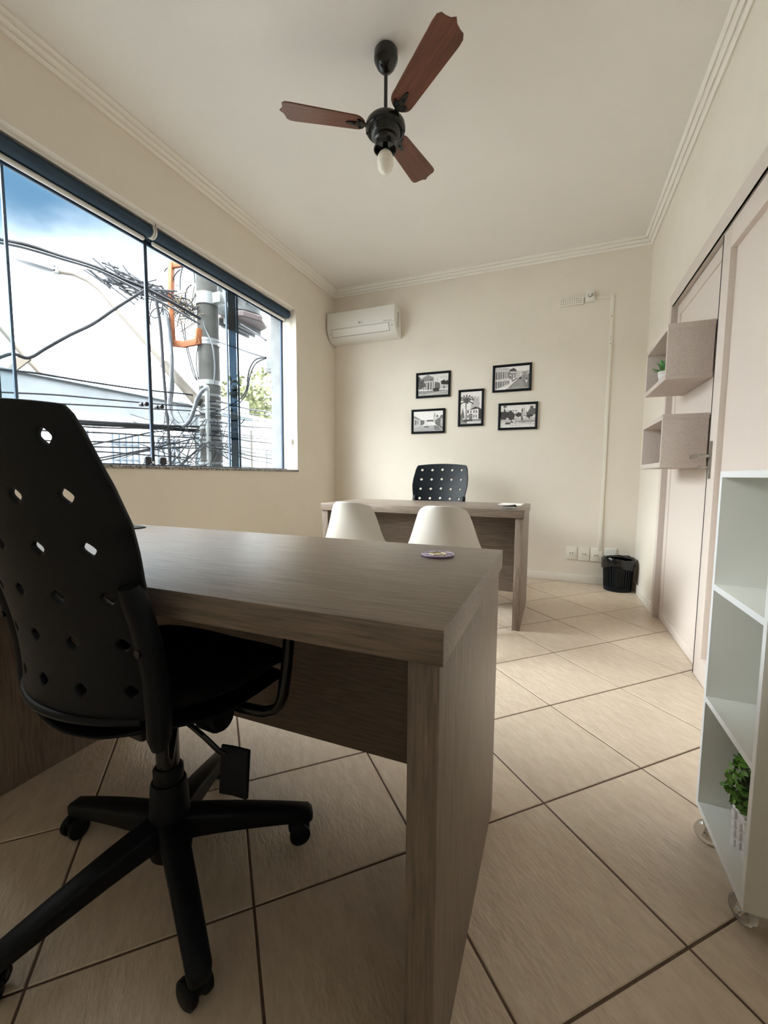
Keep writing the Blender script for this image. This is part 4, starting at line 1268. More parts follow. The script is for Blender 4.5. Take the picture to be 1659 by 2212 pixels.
bl = MB().lathe([(0.012, -0.424), (0.017, -0.432), (0.029, -0.440), (0.035, -0.450), (0.0365, -0.460), (0.034, -0.462), (0.037, -0.468), (0.0375, -0.486), (0.033, -0.508), (0.022, -0.522), (0.0, -0.527)], 28).build('bulb', BULB, fan)
hel = [(0.0368 * math.cos(a), 0.0368 * math.sin(a), -0.468 - 0.0062 * a / 2.2) for a in np.linspace(0, 3 * math.pi, 49)]
MB().tube(hel, 0.0022, 6).build('spiral_ridge', BULB, bl)
for k, adeg in enumerate((-35.9, 84.1, 204.1)):
    m = Matrix.Rotation(math.radians(adeg), 4, 'Z') @ Matrix.Translation((0, 0, -0.323)) @ Matrix.Rotation(math.radians(-6.6), 4, 'Y') @ Matrix.Rotation(math.radians(-11), 4, 'X')
    hw0, hw1 = 0.052, 0.067
    out = []
    for a in np.linspace(math.pi / 2, 3 * math.pi / 2, 13):          # rounded root
        out.append((0.140 + 0.046 * math.cos(a), hw0 * math.sin(a)))
    tip = 0.482
    low = [(0.30, -0.060), (tip - 0.050, -hw1), (tip - 0.026, -0.065), (tip - 0.012, -0.054), (tip - 0.010, -0.036), (tip - 0.004, -0.016), (tip + 0.010, 0.0)]
    hi = [(a, -b) for a, b in reversed(low[:-1])]
    out += low + hi
    o = MB().prism(out, -0.003, 0.003).build('blade', FANWOOD, fan, smooth=20, bevel=0.001, seg=1)
    o.matrix_local = m
    # cast blade iron: shank and three-lobed leaf with screws
    ir = MB()
    ir.prism([(0.070, -0.013), (0.112, -0.010), (0.120, 0.0), (0.112, 0.010), (0.070, 0.013)], -0.009, -0.0035)
    def lobe(cx_, cy_, ang_, L, w_):
        c_, s_ = math.cos(ang_), math.sin(ang_)
        pts = []
        for q in np.linspace(0, 2 * math.pi, 17)[:-1]:
            u = 0.5 - 0.5 * math.cos(q)
            px_ = L * u
            py_ = w_ * math.sin(q) * (1 - 0.45 * u)
            pts.append((cx_ + px_ * c_ - py_ * s_, cy_ + px_ * s_ + py_ * c_))
        ir.prism(pts, -0.0085, -0.0032)
    lobe(0.108, 0, 0.0, 0.078, 0.016)
    lobe(0.106, 0, 1.0, 0.040, 0.018)
    lobe(0.106, 0, -1.0, 0.040, 0.018)
    io = ir.build('blade_iron', BLACKG, fan)
    io.matrix_local = m
    for sx, sy in ((0.146, 0), (0.120, 0.022), (0.120, -0.022)):
        sc = MB().lathe([(0.006, 0.0), (0.0055, -0.003), (0.0, -0.005)], 12, (sx, sy, -0.0085)).build('screw', BLACKP, io)

# ================================================================== OUTSIDE THE WINDOW
CABLE = pmat('cable', (0.014, 0.015, 0.020), 0.7, spec=0.2)
CABLE_G = pmat('cable_grey', (0.06, 0.065, 0.075), 0.55)
CONCP = pmat('pole_concrete', (0.075, 0.074, 0.07), 0.9, spec=0.1, var=(6, 0.35), bump=(60, 0.3))
GALV = pmat('galvanised_steel', (0.20, 0.21, 0.21), 0.5, metal=0.2)
RUST = pmat('orange_rust', (0.30, 0.085, 0.02), 0.7, var=(14, 0.45))
TAN = pmat('lamp_arm_paint', (0.06, 0.045, 0.03), 0.7, var=(8, 0.3))
FACG = pmat('grey_render', (0.13, 0.14, 0.15), 0.9, spec=0.1, var=(1.4, 0.25), bump=(20, 0.2))
FACW = pmat('white_render', (0.80, 0.80, 0.78), 0.9, spec=0.1)
FACB = pmat('pale_blue_render', (0.26, 0.29, 0.31), 0.9, spec=0.1)
SLATE = pmat('window_dark', (0.10, 0.12, 0.14), 0.3)
BARS = pmat('window_bars', (0.05, 0.07, 0.10), 0.5)
ASPH = pmat('asphalt', (0.11, 0.11, 0.11), 0.9, var=(3, 0.3))
TREEG = pmat('tree_leaves', (0.085, 0.085, 0.032), 0.8, var=(3, 0.5), second=(0.04, 0.05, 0.018))
BARK = pmat('bark', (0.12, 0.09, 0.06), 0.9)
TANK = pmat('tank_paint', (0.13, 0.137, 0.14), 0.6, var=(5, 0.15))
UNDER = pmat('tank_underside', (0.13, 0.10, 0.10), 0.7)
METER = pmat('meter_box_grey', (0.12, 0.125, 0.125), 0.6)

tag(MB().box(-30, -2.6, -25, 45, -3.95, -3.8).build('street', ASPH, smooth=0), 'grey asphalt street below the window', 'street', kind='structure')

we2 = MB().box(-2.55, 6.0, -12.0, YF - 0.25, -3.8, 8.0).box(-2.55, 6.0, YB + 0.2, 16.0, -3.8, 8.0).box(-2.55, 6.0, YF - 0.25, YB + 0.2, ZC + 0.35, 8.0)
we2.build('unseen_facade_block', CONC, wl, smooth=0)  # unseen neighbours and upper floors, made tall to block sky light on the pole

# concrete utility pole with straps and conduit
PX, PY = -5.022, 5.151
pole = thing('utility_pole', 'round concrete utility pole wrapped with steel straps and cables', 'pole', (PX, PY, -3.8))
MB().lathe([(0.185, 0.0), (0.158, 6.0), (0.148, 7.83)], 32).build('shaft', CONCP, pole)
def ring(z, hgt, r=0.163, mat=GALV, nm='strap'):
    return MB().lathe([(r - 0.01, z - hgt / 2 + 3.8), (r, z - hgt / 2 + 3.8), (r, z + hgt / 2 + 3.8), (r - 0.01, z + hgt / 2 + 3.8)], 32).build(nm, mat, pole)
ring(3.585, 0.17, 0.168, nm='collar')
MB().box(0.12, 0.30, -0.06, 0.06, 7.31, 7.46).build('collar_bracket', GALV, pole, bevel=0.01)
for z in (2.98, 2.93): ring(z, 0.045)
ring(2.35, 0.07)
for z in (2.16, 2.03, 1.955, 1.905, 1.785, 1.73, 1.665, 1.512, 1.442, 1.125):
    b = ring(z, 0.034)
    hs = MB()
    for k in range(26):
        a = 2 * math.pi * k / 26
        hs.box(0.1625, 0.1640, -0.009, 0.009, z + 3.8 - 0.006, z + 3.8 + 0.006, Matrix.Rotation(a, 4, 'Z'))
    hs.build('strap_slots', SLATE, b, smooth=0)['kind'] = 'stuff'
cdx, cdy = -4.885 - PX, 4.955 - PY
MB().cyl((cdx, cdy, 3.0), (cdx, cdy, 6.02), 0.033, n=16).build('conduit_pipe', GALV, pole)
MB().tube([(cdx, cdy, 6.0), (cdx - 0.005, cdy - 0.005, 6.05), (cdx - 0.04, cdy - 0.03, 6.085), (cdx - 0.08, cdy - 0.05, 6.06)], 0.037, 14).build('conduit_elbow', GALV, pole)
BRK = [[-5.231, 4.994, 4.102], [-5.454, 4.9, 4.066], [-5.438, 4.85, 3.466], [-5.384, 4.819, 2.9], [-5.229, 4.881, 2.887], [-5.038, 4.963, 2.93], [-5.032, 4.98, 3.089]]
brk = MB()
for a, b in zip(BRK[:-1], BRK[1:]):
    A_, B_ = Vector(a), Vector(b)
    dv = (B_ - A_)
    q = dv.to_track_quat('Z', 'Y').to_matrix().to_4x4()
    brk.box(-0.03, 0.03, -0.045, 0.045, -0.03, dv.length + 0.03, Matrix.Translation(A_) @ q)
tag(brk.build('cable_bracket', RUST, bevel=0.006), 'orange rusty rectangular steel bracket on the left of the pole', 'bracket')

# street lamp on a long curved arm
ARM = [[-5.043, 4.931, 2.027], [-5.748, 4.974, 2.659], [-6.213, 5.038, 3.052], [-6.858, 5.048, 3.647], [-7.252, 5.034, 4.049], [-7.491, 5.007, 4.219], [-7.768, 4.961, 4.351], [-8.104, 4.885, 4.42]]
lamp = thing('street_lamp', 'street lamp on a long curved tan arm reaching left from the pole', 'street lamp', ARM[0])
linv = Matrix.Translation(-Vector(ARM[0]))
def lpart(mb, nm, mat):
    o = mb.build(nm, mat, None)
    o.parent = lamp
    o.matrix_parent_inverse = linv
lpart(MB().tube(ARM[:2], 0.075, 14), 'arm_sleeve', TAN)
lpart(MB().tube(ARM[1:], 0.035, 12), 'arm', TAN)
H0, H1, H2 = Vector((-8.08, 4.886, 4.41)), Vector((-8.551, 4.768, 4.537)), Vector((-8.943, 4.676, 4.672))
rows = []
dr = (H2 - H0).normalized()
sd = dr.cross(Vector((0, 0, 1))).normalized()
un = sd.cross(dr)
for q in range(8):
    f = q / 7
    c_ = H0.lerp(H2, f)
    w_ = 0.02 + 0.13 * math.sin(math.pi * min(1, f * 0.85 + 0.12)) ** 0.8 * (1 if f < 1 else 0.25)
    t_ = w_ * 0.42
    rows.append([c_ + sd * w_ * math.cos(a) + un * t_ * math.sin(a) * (1 if math.sin(a) > 0 else 0.7) for a in np.linspace(0, 2 * math.pi, 17)])
lpart(MB().grid(rows), 'lamp_head', CABLE_G)
lpart(MB().tube([H0 + Vector((0.02, 0, 0.06)), H0 + Vector((-0.05, 0, 0.12)), H0 + Vector((-0.09, 0, 0.10))], 0.015, 8).box(H0.x - 0.06, H0.x + 0.06, H0.y - 0.05, H0.y + 0.05, H0.z - 0.03, H0.z + 0.03), 'clamp', GALV)

ARM2 = [[-12.025, 6.721, 3.442], [-12.286, 6.542, 3.826], [-12.465, 6.296, 4.282], [-12.691, 6.034, 4.783]]
l2 = thing('street_lamp', 'far street lamp with flat square head above the grey wall', 'street lamp', (-12.025, 6.721, 3.157))
o = MB().tube([(-12.0, 6.74, 3.16)] + ARM2, 0.055, 10).build('arm', TAN, None); o.parent = l2; o.matrix_parent_inverse = Matrix.Translation(-Vector(l2.location))
PAN = [Vector(p) for p in ([-12.371, 6.258, 3.466], [-12.202, 6.32, 3.4], [-11.86, 6.487, 3.693], [-12.154, 6.373, 3.758])]
nn = (PAN[1] - PAN[0]).cross(PAN[3] - PAN[0]).normalized() * 0.05
o = MB().add([*PAN, *[p + nn for p in PAN]], [(0, 1, 2, 3), (7, 6, 5, 4), (0, 4, 5, 1), (1, 5, 6, 2), (2, 6, 7, 3), (3, 7, 4, 0)]).build('flat_head', TAN, None); o.parent = l2; o.matrix_parent_inverse = Matrix.Translation(-Vector(l2.location))

# transformer tank hung behind the pole
tf = thing('transformer', 'grey electric transformer tank hung on the right of the pole', 'transformer', (-5.19, 6.10, 3.55))
MB().lathe([(0.33, 0.12), (0.36, 0.15), (0.36, 1.05), (0.31, 1.12), (0.1, 1.16)], 36).build('tank', TANK, tf)
MB().lathe([(0.42, 0.0), (0.44, 0.02), (0.44, 0.09), (0.36, 0.13)], 8).build('base_plate', UNDER, tf)
for k in range(3):
    MB().box(-0.16 + k * 0.13, -0.13 + k * 0.13, -0.40, 0.36, -0.10, 0.01).build('base_rib', TANK, tf)
MB().box(-0.06, 0.10, -0.86, -0.34, 0.02, 0.14).build('hanger_arm', GALV, tf, bevel=0.01)
for k in range(7):
    a = 0.2 + k * 0.42
    MB().box(0.35, 0.43, -0.012, 0.012, 0.25, 0.95, Matrix.Rotation(-a, 4, 'Z')).build('cooling_fin', TANK, tf)

# meter box on the outside face of this building
mbx = thing('meter_box', 'grey electric meter box on the outer wall right of the glass', 'meter box', (-2.66, 3.72, 1.985))
MB().box(-0.11, 0.108, -0.12, 0.14, 0.0, 0.42).build('housing', METER, mbx, bevel=0.01)
MB().box(-0.085, 0.085, -0.128, -0.12, 0.03, 0.39).build('cover', METER, mbx, bevel=0.006)
MB().box(-0.055, 0.02, -0.131, -0.128, 0.315, 0.355).build('window_pane', SLATE, mbx)
for z in (0.23, 0.19): MB().box(-0.04, 0.03, -0.134, -0.128, z, z + 0.012).build('latch', SLATE, mbx)

# houses across the street
fa = thing('grey_building', 'long grey rendered wall above a white facade with barred windows', 'building', (-11.0, 1.3, -3.8))
binv = Matrix.Translation(-Vector(fa.location))
def fpart(mb, nm, mat, root, **kw):
    o = mb.build(nm, mat, None, **kw)
    o.parent = root
    o.matrix_parent_inverse = Matrix.Translation(-Vector(root.location))
    return o
fpart(MB().box(-15, -11.0, -14, 10.62, 2.48, 3.157), 'upper_wall', FACG, fa, smooth=0)
fpart(MB().box(-15, -11.04, -14, 10.60, -3.8, 2.478), 'lower_wall', FACW, fa, smooth=0)
fpart(MB().box(-11.05, -10.93, -14, 10.64, 3.157, 3.19), 'coping', FACG, fa, smooth=0)
fpart(MB().box(-11.03, -10.95, -14, 10.60, 2.43, 2.475), 'ledge', FACW, fa, smooth=0)
for y0 in (4.9, 6.35, 7.75, 9.15):
    w = fpart(MB().box(-11.10, -11.02, y0, y0 + 0.80, 0.2, 2.05), 'window', FACB, fa, smooth=0)
    for k in range(5):
        o = MB().box(-11.0, -10.975, y0 + 0.02 + k * 0.19, y0 + 0.045 + k * 0.19, 0.2, 2.05).build('window_bar', BARS, w, smooth=0)
    for k in range(4):
        o = MB().box(-11.0, -10.98, y0, y0 + 0.82, 0.5 + k * 0.42, 0.52 + k * 0.42).build('window_bar', BARS, w, smooth=0)
for y0 in (5.85, 7.30, 8.70, 10.1):
    fpart(MB().box(-11.03, -10.94, y0, y0 + 0.17, -3.8, 2.30), 'pilaster', FACB, fa, smooth=0)
hb = thing('white_house', 'pale blue white house block right behind the pole', 'building', (-11.5, 11.5, -3.8))
fpart(MB().box(-13.5, -10.0, 10.75, 12.25, -3.8, 2.95), 'wall', FACB, hb, smooth=0)
fpart(MB().box(-13.5, -10.3, 11.3, 12.4, 2.95, 3.55), 'upper_block', FACW, hb, smooth=0)
fpart(MB().box(-13.6, -9.9, 10.70, 12.32, 2.92, 2.98), 'roof_slab', FACW, hb, smooth=0)
fpart(MB().box(-10.02, -9.98, 12.10, 12.18, -3.8, 2.5), 'drain_pipe', TAN, hb, smooth=0)
hc = thing('white_house', 'bright white house with a gabled side at the right of the window view', 'building', (-11.5, 14.5, -3.8))
fpart(MB().box(-15, -10.2, 12.45, 18, -3.8, 3.05), 'wall', FACW, hc, smooth=0)
fpart(MB().add([(-10.1, 12.40, 3.05), (-10.1, 18.2, 3.05), (-12.6, 18.2, 3.5), (-12.6, 12.40, 3.5), (-15, 12.40, 3.05), (-15, 18.2, 3.05)], [(0, 1, 2, 3), (3, 2, 5, 4), (0, 3, 4), (1, 5, 2), (0, 4, 5, 1)]), 'roof', FACW, hc, smooth=0)
w = fpart(MB().box(-10.22, -10.16, 13.2, 13.9, 0.4, 1.9), 'window', SLATE, hc, smooth=0)
fpart(MB().box(-10.22, -10.16, 14.4, 15.1, 0.4, 1.9), 'window', SLATE, hc, smooth=0)

# tree behind the houses
tg = thing('street_tree', 'round leafy tree rising behind the white houses', 'tree', (-16.9, 20.8, -3.8))
tg.scale = (1.22, 1.22, 1.22)
MB().tube([(0, 0, 0), (0.05, 0, 4.0), (0, 0.1, 7.0)], 0.2, 10, True, [0.24, 0.18, 0.08]).build('trunk', BARK, tg)
tl = MB()
rg = random.Random(21)
for k in range(1500):
    cl = rg.choice([(-0.5, -0.4, 7.6, 1.0), (0.7, 0.3, 7.9, 1.15), (0.1, 0.9, 7.3, 1.0), (0.2, -0.9, 7.2, 0.9), (-0.8, 0.6, 7.1, 0.9), (0.9, -0.5, 7.1, 0.9)])
    v_ = Vector((rg.gauss(0, 1), rg.gauss(0, 1), rg.gauss(0, 1))).normalized() * cl[3] * rg.uniform(0.75, 1.05)
    p = Vector(cl[:3]) + v_
    a_ = Vector((rg.uniform(-1, 1), rg.uniform(-1, 1), rg.uniform(-1, 1))).normalized()
    b_ = a_.orthogonal().normalized()
    s_ = rg.uniform(0.09, 0.17)
    tl.add([p - a_ * s_, p + b_ * s_ * 0.6, p + a_ * s_, p - b_ * s_ * 0.6 + Vector((0, 0, 0.03))], [(0, 1, 2), (0, 2, 3)])
tl.build('foliage', TREEG, tg, smooth=0)['kind'] = 'stuff'

CABLES = [
 ('power_cable', 'thick black power cable from the upper left running to the concrete pole', [[-4.95,2.102,3.036],[-4.95,2.5,3.141],[-4.95,2.73,3.202],[-4.95,3.029,3.239],[-4.95,3.395,3.292],[-4.95,3.71,3.297],[-4.95,4.02,3.313],[-4.95,4.425,3.292],[-4.95,4.924,3.24]], 0.022, 'cable'),
 ('power_cable', 'slimmer grey cable strapped just under the thick power cable', [[-4.9,2.079,2.976],[-4.9,2.474,3.098],[-4.9,2.701,3.153],[-4.9,2.997,3.197],[-4.9,3.359,3.248],[-4.9,3.671,3.246],[-4.9,3.976,3.221],[-4.9,4.377,3.195],[-4.9,4.871,3.137]], 0.014, 'cable_grey'),
 ('twisted_drop_cable', 'twisted drop cable slanting from the cable bundle down to the lower left', [[-4.6,1.938,1.729],[-4.6,2.263,1.971],[-4.6,2.37,2.027],[-4.6,2.486,2.023],[-4.6,2.64,2.154],[-4.6,2.86,2.341],[-4.6,3.099,2.527],[-4.6,3.366,2.782],[-4.6,3.66,3.053],[-4.6,3.852,3.229]], 0.016, 'cable'),
 ('telephone_wire', 'twin wire running along the top of the grey parapet wall', [[-5.1,2.157,1.947],[-5.1,2.56,1.974],[-5.1,2.824,2.001],[-5.1,3.145,2.011],[-5.1,3.625,2.034],[-5.1,4.135,2.068],[-5.1,4.747,2.128],[-5.1,4.991,2.137]], 0.012, 'cable'),
 ('telephone_wire', 'upper of two thin straight wires crossing the grey wall', [[-5.1,2.142,1.71],[-5.1,2.49,1.744],[-5.1,2.991,1.806],[-5.1,3.501,1.846],[-5.1,4.127,1.896],[-5.1,5.002,1.972]], 0.009, 'cable'),
 ('telephone_wire', 'lower of two thin straight wires crossing the grey wall', [[-5.1,2.137,1.623],[-5.1,2.484,1.659],[-5.1,2.986,1.711],[-5.1,3.497,1.764],[-5.1,4.124,1.823],[-5.1,5.0,1.916]], 0.009, 'cable'),
 ('looped_cable', 'thick grey cable making a deep loop left of the pole into the conduit elbow', [[-4.812,4.88,2.22],[-4.801,4.77,2.152],[-4.859,4.736,2.038],[-4.896,4.706,1.884],[-4.947,4.672,1.737],[-5.018,4.635,1.656],[-5.105,4.6,1.662],[-5.19,4.576,1.768],[-5.277,4.612,1.957],[-5.31,4.676,2.203],[-5.302,4.705,2.475],[-5.318,4.722,2.733],[-5.355,4.734,3.018],[-5.394,4.737,3.221],[-5.501,4.763,3.39]], 0.03, 'cable_grey'),
 ('hanging_cable', 'dark hanging cable dropping straight from the bundle to the tangle', [[-5.55,4.699,3.492],[-5.486,4.693,3.153],[-5.448,4.677,2.813],[-5.416,4.658,2.474],[-5.377,4.642,2.134],[-5.342,4.631,1.863],[-5.309,4.613,1.523],[-5.266,4.586,1.048],[-5.24,4.565,0.708]], 0.022, 'cable'),
 ('hanging_cable', 'slack grey cable crossing behind the deep cable loop', [[-5.518,4.854,3.276],[-5.46,4.832,2.79],[-5.403,4.81,2.303],[-5.418,4.778,2.024],[-5.398,4.77,1.851],[-5.343,4.783,1.747],[-5.208,4.825,1.608]], 0.018, 'cable_grey'),
 ('service_wire', 'thin wire from the pole collar to the meter box', [[-4.782,5.067,2.932],[-3.92,4.41,2.591],[-3.081,3.745,2.249],[-2.57,3.338,2.048]], 0.008, 'cable'),
 ('service_wire', 'thin wire from the transformer down to the meter box', [[-4.246,4.975,3.089],[-3.408,4.191,2.651],[-2.572,3.352,2.208]], 0.008, 'cable'),
 ('service_wire', 'black wire curling down from the meter box to the pole', [[-2.566,3.339,2.048],[-2.738,3.434,2.076],[-2.918,3.579,2.083],[-3.155,3.805,2.061],[-3.443,4.114,1.977],[-3.704,4.327,1.922],[-4.079,4.607,1.907],[-4.678,5.014,1.91]], 0.009, 'cable'),
 ('service_wire', 'black wire sagging behind the overlapped glass panes', [[-2.565,3.339,2.04],[-2.82,3.507,2.053],[-3.14,3.808,2.026],[-3.505,4.195,1.959],[-3.923,4.563,1.916],[-4.321,4.831,1.879],[-4.285,4.833,1.741],[-4.191,4.865,1.676],[-4.145,4.89,1.742]], 0.008, 'cable'),
 ('street_wire', 'street wire fanning out right of the pole, first from the top', [[-4.966,5.018,2.05],[-4.845,5.178,2.069],[-5.828,6.965,2.277],[-6.888,9.269,2.563],[-8.191,12.02,2.885]], 0.016, 'cable'),
 ('street_wire', 'street wire fanning out right of the pole, second from the top', [[-4.961,5.01,1.938],[-4.84,5.169,1.955],[-5.824,6.957,2.175],[-6.885,9.264,2.491],[-8.187,12.013,2.793]], 0.01, 'cable'),
 ('street_wire', 'street wire fanning out right of the pole, third from the top', [[-4.958,5.002,1.84],[-4.836,5.161,1.855],[-5.819,6.946,2.044],[-6.878,9.25,2.322],[-8.179,11.996,2.578]], 0.01, 'cable'),
 ('street_wire', 'street wire fanning out right of the pole, fourth from the top', [[-4.954,4.995,1.742],[-4.833,5.153,1.756],[-5.814,6.937,1.918],[-6.872,9.238,2.166],[-8.171,11.981,2.379]], 0.016, 'cable'),
 ('street_wire', 'street wire fanning out right of the pole, fifth from the top', [[-4.949,4.985,1.616],[-4.828,5.143,1.627],[-5.807,6.923,1.737],[-6.863,9.219,1.913],[-8.159,11.956,2.056]], 0.01, 'cable'),
 ('street_wire', 'street wire fanning out right of the pole, sixth from the top', [[-4.947,4.981,1.573],[-4.826,5.14,1.585],[-5.805,6.919,1.69],[-6.861,9.215,1.864],[-8.157,11.951,1.995]], 0.01, 'cable'),
 ('street_wire', 'street wire fanning out right of the pole, seventh from the top', [[-4.946,4.979,1.545],[-4.825,5.138,1.556],[-5.803,6.915,1.634],[-6.857,9.207,1.768],[-8.152,11.941,1.872]], 0.016, 'cable'),
 ('street_wire', 'street wire fanning out right of the pole, eighth from the top', [[-4.942,4.971,1.433],[-4.82,5.129,1.442],[-5.797,6.903,1.485],[-6.849,9.192,1.575],[-8.142,11.922,1.627]], 0.01, 'cable'),
 ('street_wire', 'street wire fanning out right of the pole, ninth from the top', [[-4.94,4.967,1.391],[-4.819,5.126,1.399],[-5.794,6.897,1.411],[-6.845,9.183,1.455],[-8.136,11.91,1.473]], 0.01, 'cable'),
 ('street_wire', 'street wire fanning out right of the pole, tenth from the top', [[-4.939,4.964,1.349],[-4.817,5.122,1.357],[-5.792,6.892,1.346],[-6.841,9.176,1.358],[-8.132,11.901,1.351]], 0.016, 'cable'),
 ('street_wire', 'street wire fanning out right of the pole, eleventh from the top', [[-4.937,4.961,1.307],[-4.815,5.119,1.314],[-5.789,6.886,1.271],[-6.836,9.166,1.238],[-8.126,11.889,1.197]], 0.01, 'cable'),
 ('street_wire', 'wire left of the pole under the grey wall, the thick uppermost one', [[-5.05,2.239,1.502],[-5.05,3.344,1.556],[-5.05,3.873,1.59],[-5.05,4.215,1.61],[-5.05,4.941,1.67]], 0.017, 'cable'),
 ('street_wire', 'wire left of the pole under the grey wall, the thick second one', [[-5.07,2.246,1.474],[-5.07,3.355,1.526],[-5.07,3.887,1.563],[-5.07,4.23,1.588],[-5.07,4.959,1.617]], 0.017, 'cable'),
 ('street_wire', 'wire left of the pole under the grey wall, third from the top', [[-5.09,2.254,1.454],[-5.09,3.367,1.496],[-5.09,3.967,1.548],[-5.09,4.395,1.574],[-5.09,4.977,1.592]], 0.01, 'cable'),
 ('street_wire', 'wire left of the pole under the grey wall, fourth from the top', [[-5.11,2.258,1.37],[-5.11,3.377,1.438],[-5.11,3.848,1.46],[-5.11,4.186,1.466],[-5.11,4.993,1.509]], 0.01, 'cable'),
 ('street_wire', 'wire left of the pole under the grey wall, fifth from the top', [[-5.13,2.26,1.271],[-5.13,3.384,1.331],[-5.13,3.989,1.365],[-5.13,5.009,1.426]], 0.01, 'cable'),
 ('street_wire', 'wire left of the pole under the grey wall, sixth from the top', [[-5.15,2.267,1.229],[-5.15,3.394,1.272],[-5.15,4.002,1.299],[-5.15,5.026,1.357]], 0.01, 'cable'),
 ('street_wire', 'wire left of the pole under the grey wall, rising steeply to the right', [[-5.17,2.256,0.913],[-5.17,3.136,1.071],[-5.17,3.631,1.173],[-5.17,4.155,1.29],[-5.17,5.052,1.523]], 0.01, 'cable'),
 ('street_wire', 'wire left of the pole under the grey wall, rising rightwards above the others', [[-5.19,2.27,1.001],[-5.19,3.422,1.302],[-5.19,3.906,1.432],[-5.19,4.328,1.545],[-5.19,5.077,1.661]], 0.01, 'cable'),
 ('street_wire', 'wire left of the pole under the grey wall, rising gently near the bottom', [[-5.21,2.269,0.846],[-5.21,3.424,1.091],[-5.21,4.259,1.285],[-5.21,5.086,1.405]], 0.01, 'cable'),
 ('street_wire', 'wire left of the pole under the grey wall, sinking rightwards at the bottom', [[-5.23,2.298,1.18],[-5.23,3.444,1.221],[-5.23,4.271,1.209],[-5.23,5.098,1.203]], 0.01, 'cable'),
 ('wire_loop', 'slack wire loop by the pole, small full loop highest left of the bracket', [[-5.466,4.73,3.459],[-5.471,4.72,3.374],[-5.491,4.705,3.303],[-5.523,4.688,3.256],[-5.562,4.67,3.241],[-5.602,4.656,3.26],[-5.636,4.647,3.311],[-5.66,4.644,3.385],[-5.669,4.648,3.47],[-5.662,4.659,3.554],[-5.64,4.674,3.622],[-5.606,4.692,3.665],[-5.567,4.709,3.675],[-5.527,4.723,3.65]], 0.008, 'cable'),
 ('wire_loop', 'slack wire loop by the pole, open loop left of the bracket', [[-5.656,4.678,3.146],[-5.674,4.675,3.197],[-5.68,4.678,3.251],[-5.672,4.686,3.304],[-5.652,4.698,3.352],[-5.621,4.714,3.388],[-5.583,4.732,3.411],[-5.54,4.75,3.417],[-5.498,4.766,3.407],[-5.459,4.779,3.381],[-5.428,4.788,3.341],[-5.408,4.792,3.292],[-5.399,4.791,3.238],[-5.404,4.784,3.185]], 0.008, 'cable'),
 ('wire_loop', 'slack wire loop by the pole, long loop at the left of the bracket', [[-5.587,4.615,3.339],[-5.586,4.622,3.406],[-5.579,4.631,3.467],[-5.567,4.64,3.52],[-5.55,4.651,3.56],[-5.531,4.661,3.585],[-5.509,4.671,3.593],[-5.486,4.679,3.584],[-5.465,4.685,3.558],[-5.446,4.689,3.517],[-5.43,4.691,3.464],[-5.418,4.69,3.401],[-5.412,4.686,3.334],[-5.411,4.68,3.266]], 0.008, 'cable'),
 ('wire_loop', 'slack wire loop by the pole, wide loop inside the orange bracket', [[-5.1,5.006,3.663],[-5.12,4.991,3.585],[-5.154,4.971,3.522],[-5.199,4.949,3.482],[-5.25,4.927,3.467],[-5.302,4.907,3.479],[-5.351,4.891,3.518],[-5.39,4.88,3.579],[-5.417,4.876,3.655],[-5.429,4.88,3.741],[-5.424,4.889,3.827],[-5.404,4.905,3.904],[-5.369,4.925,3.966],[-5.324,4.947,4.005]], 0.008, 'cable'),
 ('wire_loop', 'slack wire loop by the pole, long arc inside the orange bracket', [[-5.315,4.921,3.695],[-5.321,4.927,3.781],[-5.321,4.935,3.868],[-5.314,4.946,3.949],[-5.301,4.957,4.019],[-5.283,4.97,4.073],[-5.261,4.982,4.108],[-5.236,4.994,4.123],[-5.209,5.004,4.115],[-5.184,5.011,4.086],[-5.16,5.016,4.036],[-5.141,5.018,3.971],[-5.126,5.017,3.893],[-5.117,5.012,3.807]], 0.008, 'cable'),
 ('wire_loop', 'slack wire loop by the pole, flat arc across the top of the bracket', [[-5.545,4.854,3.968],[-5.535,4.86,3.994],[-5.516,4.87,4.017],[-5.491,4.882,4.038],[-5.459,4.897,4.055],[-5.422,4.913,4.066],[-5.381,4.93,4.073],[-5.34,4.947,4.073],[-5.299,4.963,4.068],[-5.261,4.977,4.058],[-5.227,4.99,4.042],[-5.199,4.999,4.022],[-5.178,5.006,3.999],[-5.165,5.008,3.973]], 0.008, 'cable'),
 ('wire_loop', 'slack wire loop by the pole, arc beside the pole below the collar', [[-5.041,5.011,3.455],[-5.07,4.997,3.435],[-5.103,4.983,3.427],[-5.136,4.97,3.43],[-5.168,4.958,3.446],[-5.197,4.949,3.472],[-5.22,4.943,3.508],[-5.236,4.94,3.55],[-5.244,4.941,3.596],[-5.243,4.946,3.643],[-5.233,4.954,3.687],[-5.216,4.965,3.726],[-5.191,4.978,3.756],[-5.162,4.991,3.776]], 0.008, 'cable'),
 ('hanging_wire', 'thin wire hanging by the pole, left one of the pair under the nest', [[-5.295,4.889,3.259],[-5.217,4.888,2.915],[-5.105,4.895,2.501],[-5.035,4.91,2.35]], 0.008, 'cable'),
 ('hanging_wire', 'thin wire hanging by the pole, right one of the pair under the nest', [[-5.241,4.905,3.191],[-5.206,4.896,2.949],[-5.101,4.903,2.57],[-5.069,4.951,2.361]], 0.008, 'cable'),
 ('hanging_wire', 'thin wire hanging by the pole, short one hugging the pole', [[-5.016,4.919,2.364],[-5.053,4.93,2.64],[-5.036,4.959,2.881]], 0.008, 'cable'),
 ('hanging_wire', 'thin wire hanging by the pole, pale long one draped over the shaft', [[-5.075,5.037,3.882],[-5.01,5.031,3.538],[-4.971,5.014,3.193],[-4.828,5.021,2.877],[-4.793,5.029,2.572],[-4.796,5.002,2.296]], 0.012, 'cable_grey'),
]
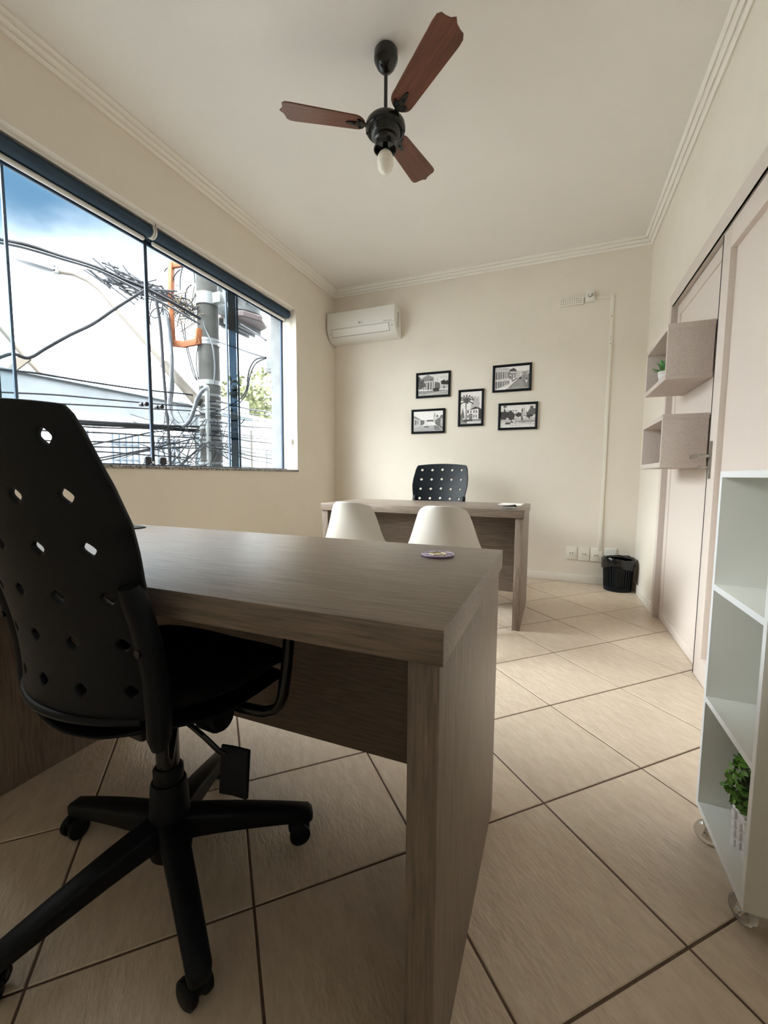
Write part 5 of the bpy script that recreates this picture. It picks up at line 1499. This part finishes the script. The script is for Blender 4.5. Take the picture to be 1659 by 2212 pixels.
GRP = {'street_wire': 'thin street wires', 'wire_loop': 'slack wire loops by the pole', 'hanging_wire': 'thin wires hanging on the pole', 'service_wire': 'wires to the meter box',
       'telephone_wire': 'wires across the grey wall', 'power_cable': 'main overhead cables', 'hanging_cable': 'hanging cables by the pole'}
def smooth_line(pts, sub=4):
    P = [Vector(p) for p in pts]
    if len(P) < 3: return P
    out = []
    for i in range(len(P) - 1):
        p0, p1, p2, p3 = P[max(i - 1, 0)], P[i], P[i + 1], P[min(i + 2, len(P) - 1)]
        for k in range(sub):
            t = k / sub
            out.append(0.5 * ((2 * p1) + (-p0 + p2) * t + (2 * p0 - 5 * p1 + 4 * p2 - p3) * t * t + (-p0 + 3 * p1 - 3 * p2 + p3) * t ** 3))
    out.append(P[-1])
    return out
for nm, lab, pts, rad, mt in CABLES:
    o = MB().tube(smooth_line(pts), rad, 6 if rad < 0.013 else 9).build(nm, CABLE if mt == 'cable' else CABLE_G)
    tag(o, lab, 'cable', GRP.get(nm))

def clutter(name, label, centres, spread, count, ln, rad, seed, mat, along=0.0):
    rg = random.Random(seed)
    mb = MB()
    for k in range(count):
        f = rg.random() * (len(centres) - 1)
        i = int(f)
        c_ = Vector(centres[i]).lerp(Vector(centres[min(i + 1, len(centres) - 1)]), f - i)
        p = c_ + Vector([rg.gauss(0, s) for s in spread])
        ax = (Vector(centres[-1]) - Vector(centres[0])).normalized() * along
        d1 = (Vector((rg.uniform(-1, 1), rg.uniform(-1, 1), rg.uniform(-1, 1))) + ax).normalized() * ln * rg.uniform(0.4, 1.3)
        d2 = Vector((rg.uniform(-1, 1), rg.uniform(-1, 1), rg.uniform(-1, 0.2))).normalized() * ln * (0.5 if not along else 0.14)
        mb.tube(smooth_line([p - d1 * 0.5, p + d2 * 0.5, p + d1 * 0.5 + d2], 3), rad * rg.uniform(0.7, 1.4), 5)
    return tag(mb.build(name, mat), label, 'cable tangle', kind='stuff')
BUNDLE = [[-6.753, 4.702, 4.12], [-6.348, 4.743, 3.953], [-5.984, 4.765, 3.769], [-5.674, 4.823, 3.623], [-5.368, 4.882, 3.501]]
clutter('cable_clamps', 'tangled ties and clamps along the cable bundle left of the pole', BUNDLE, (0.08, 0.05, 0.07), 90, 0.50, 0.011, 4, CABLE, 3.5)
clutter('twig_nest', 'twiggy bird nest caught in the cables beside the pole', [[-5.25, 4.93, 3.47], [-5.22, 4.93, 3.40]], (0.10, 0.08, 0.10), 90, 0.22, 0.006, 5, BARK)
clutter('wire_tangle', 'dense tangle of thin wires low on the left of the pole', [[-5.45, 4.70, 1.55], [-5.15, 4.80, 1.50], [-5.10, 4.80, 1.15]], (0.24, 0.12, 0.22), 70, 0.75, 0.0055, 6, CABLE)
clutter('wire_tangle', 'small tangle of wire ends low on the right of the pole', [[-4.86, 5.16, 1.75], [-4.82, 5.2, 1.4], [-4.8, 5.2, 1.2]], (0.10, 0.10, 0.16), 28, 0.35, 0.005, 8, CABLE)
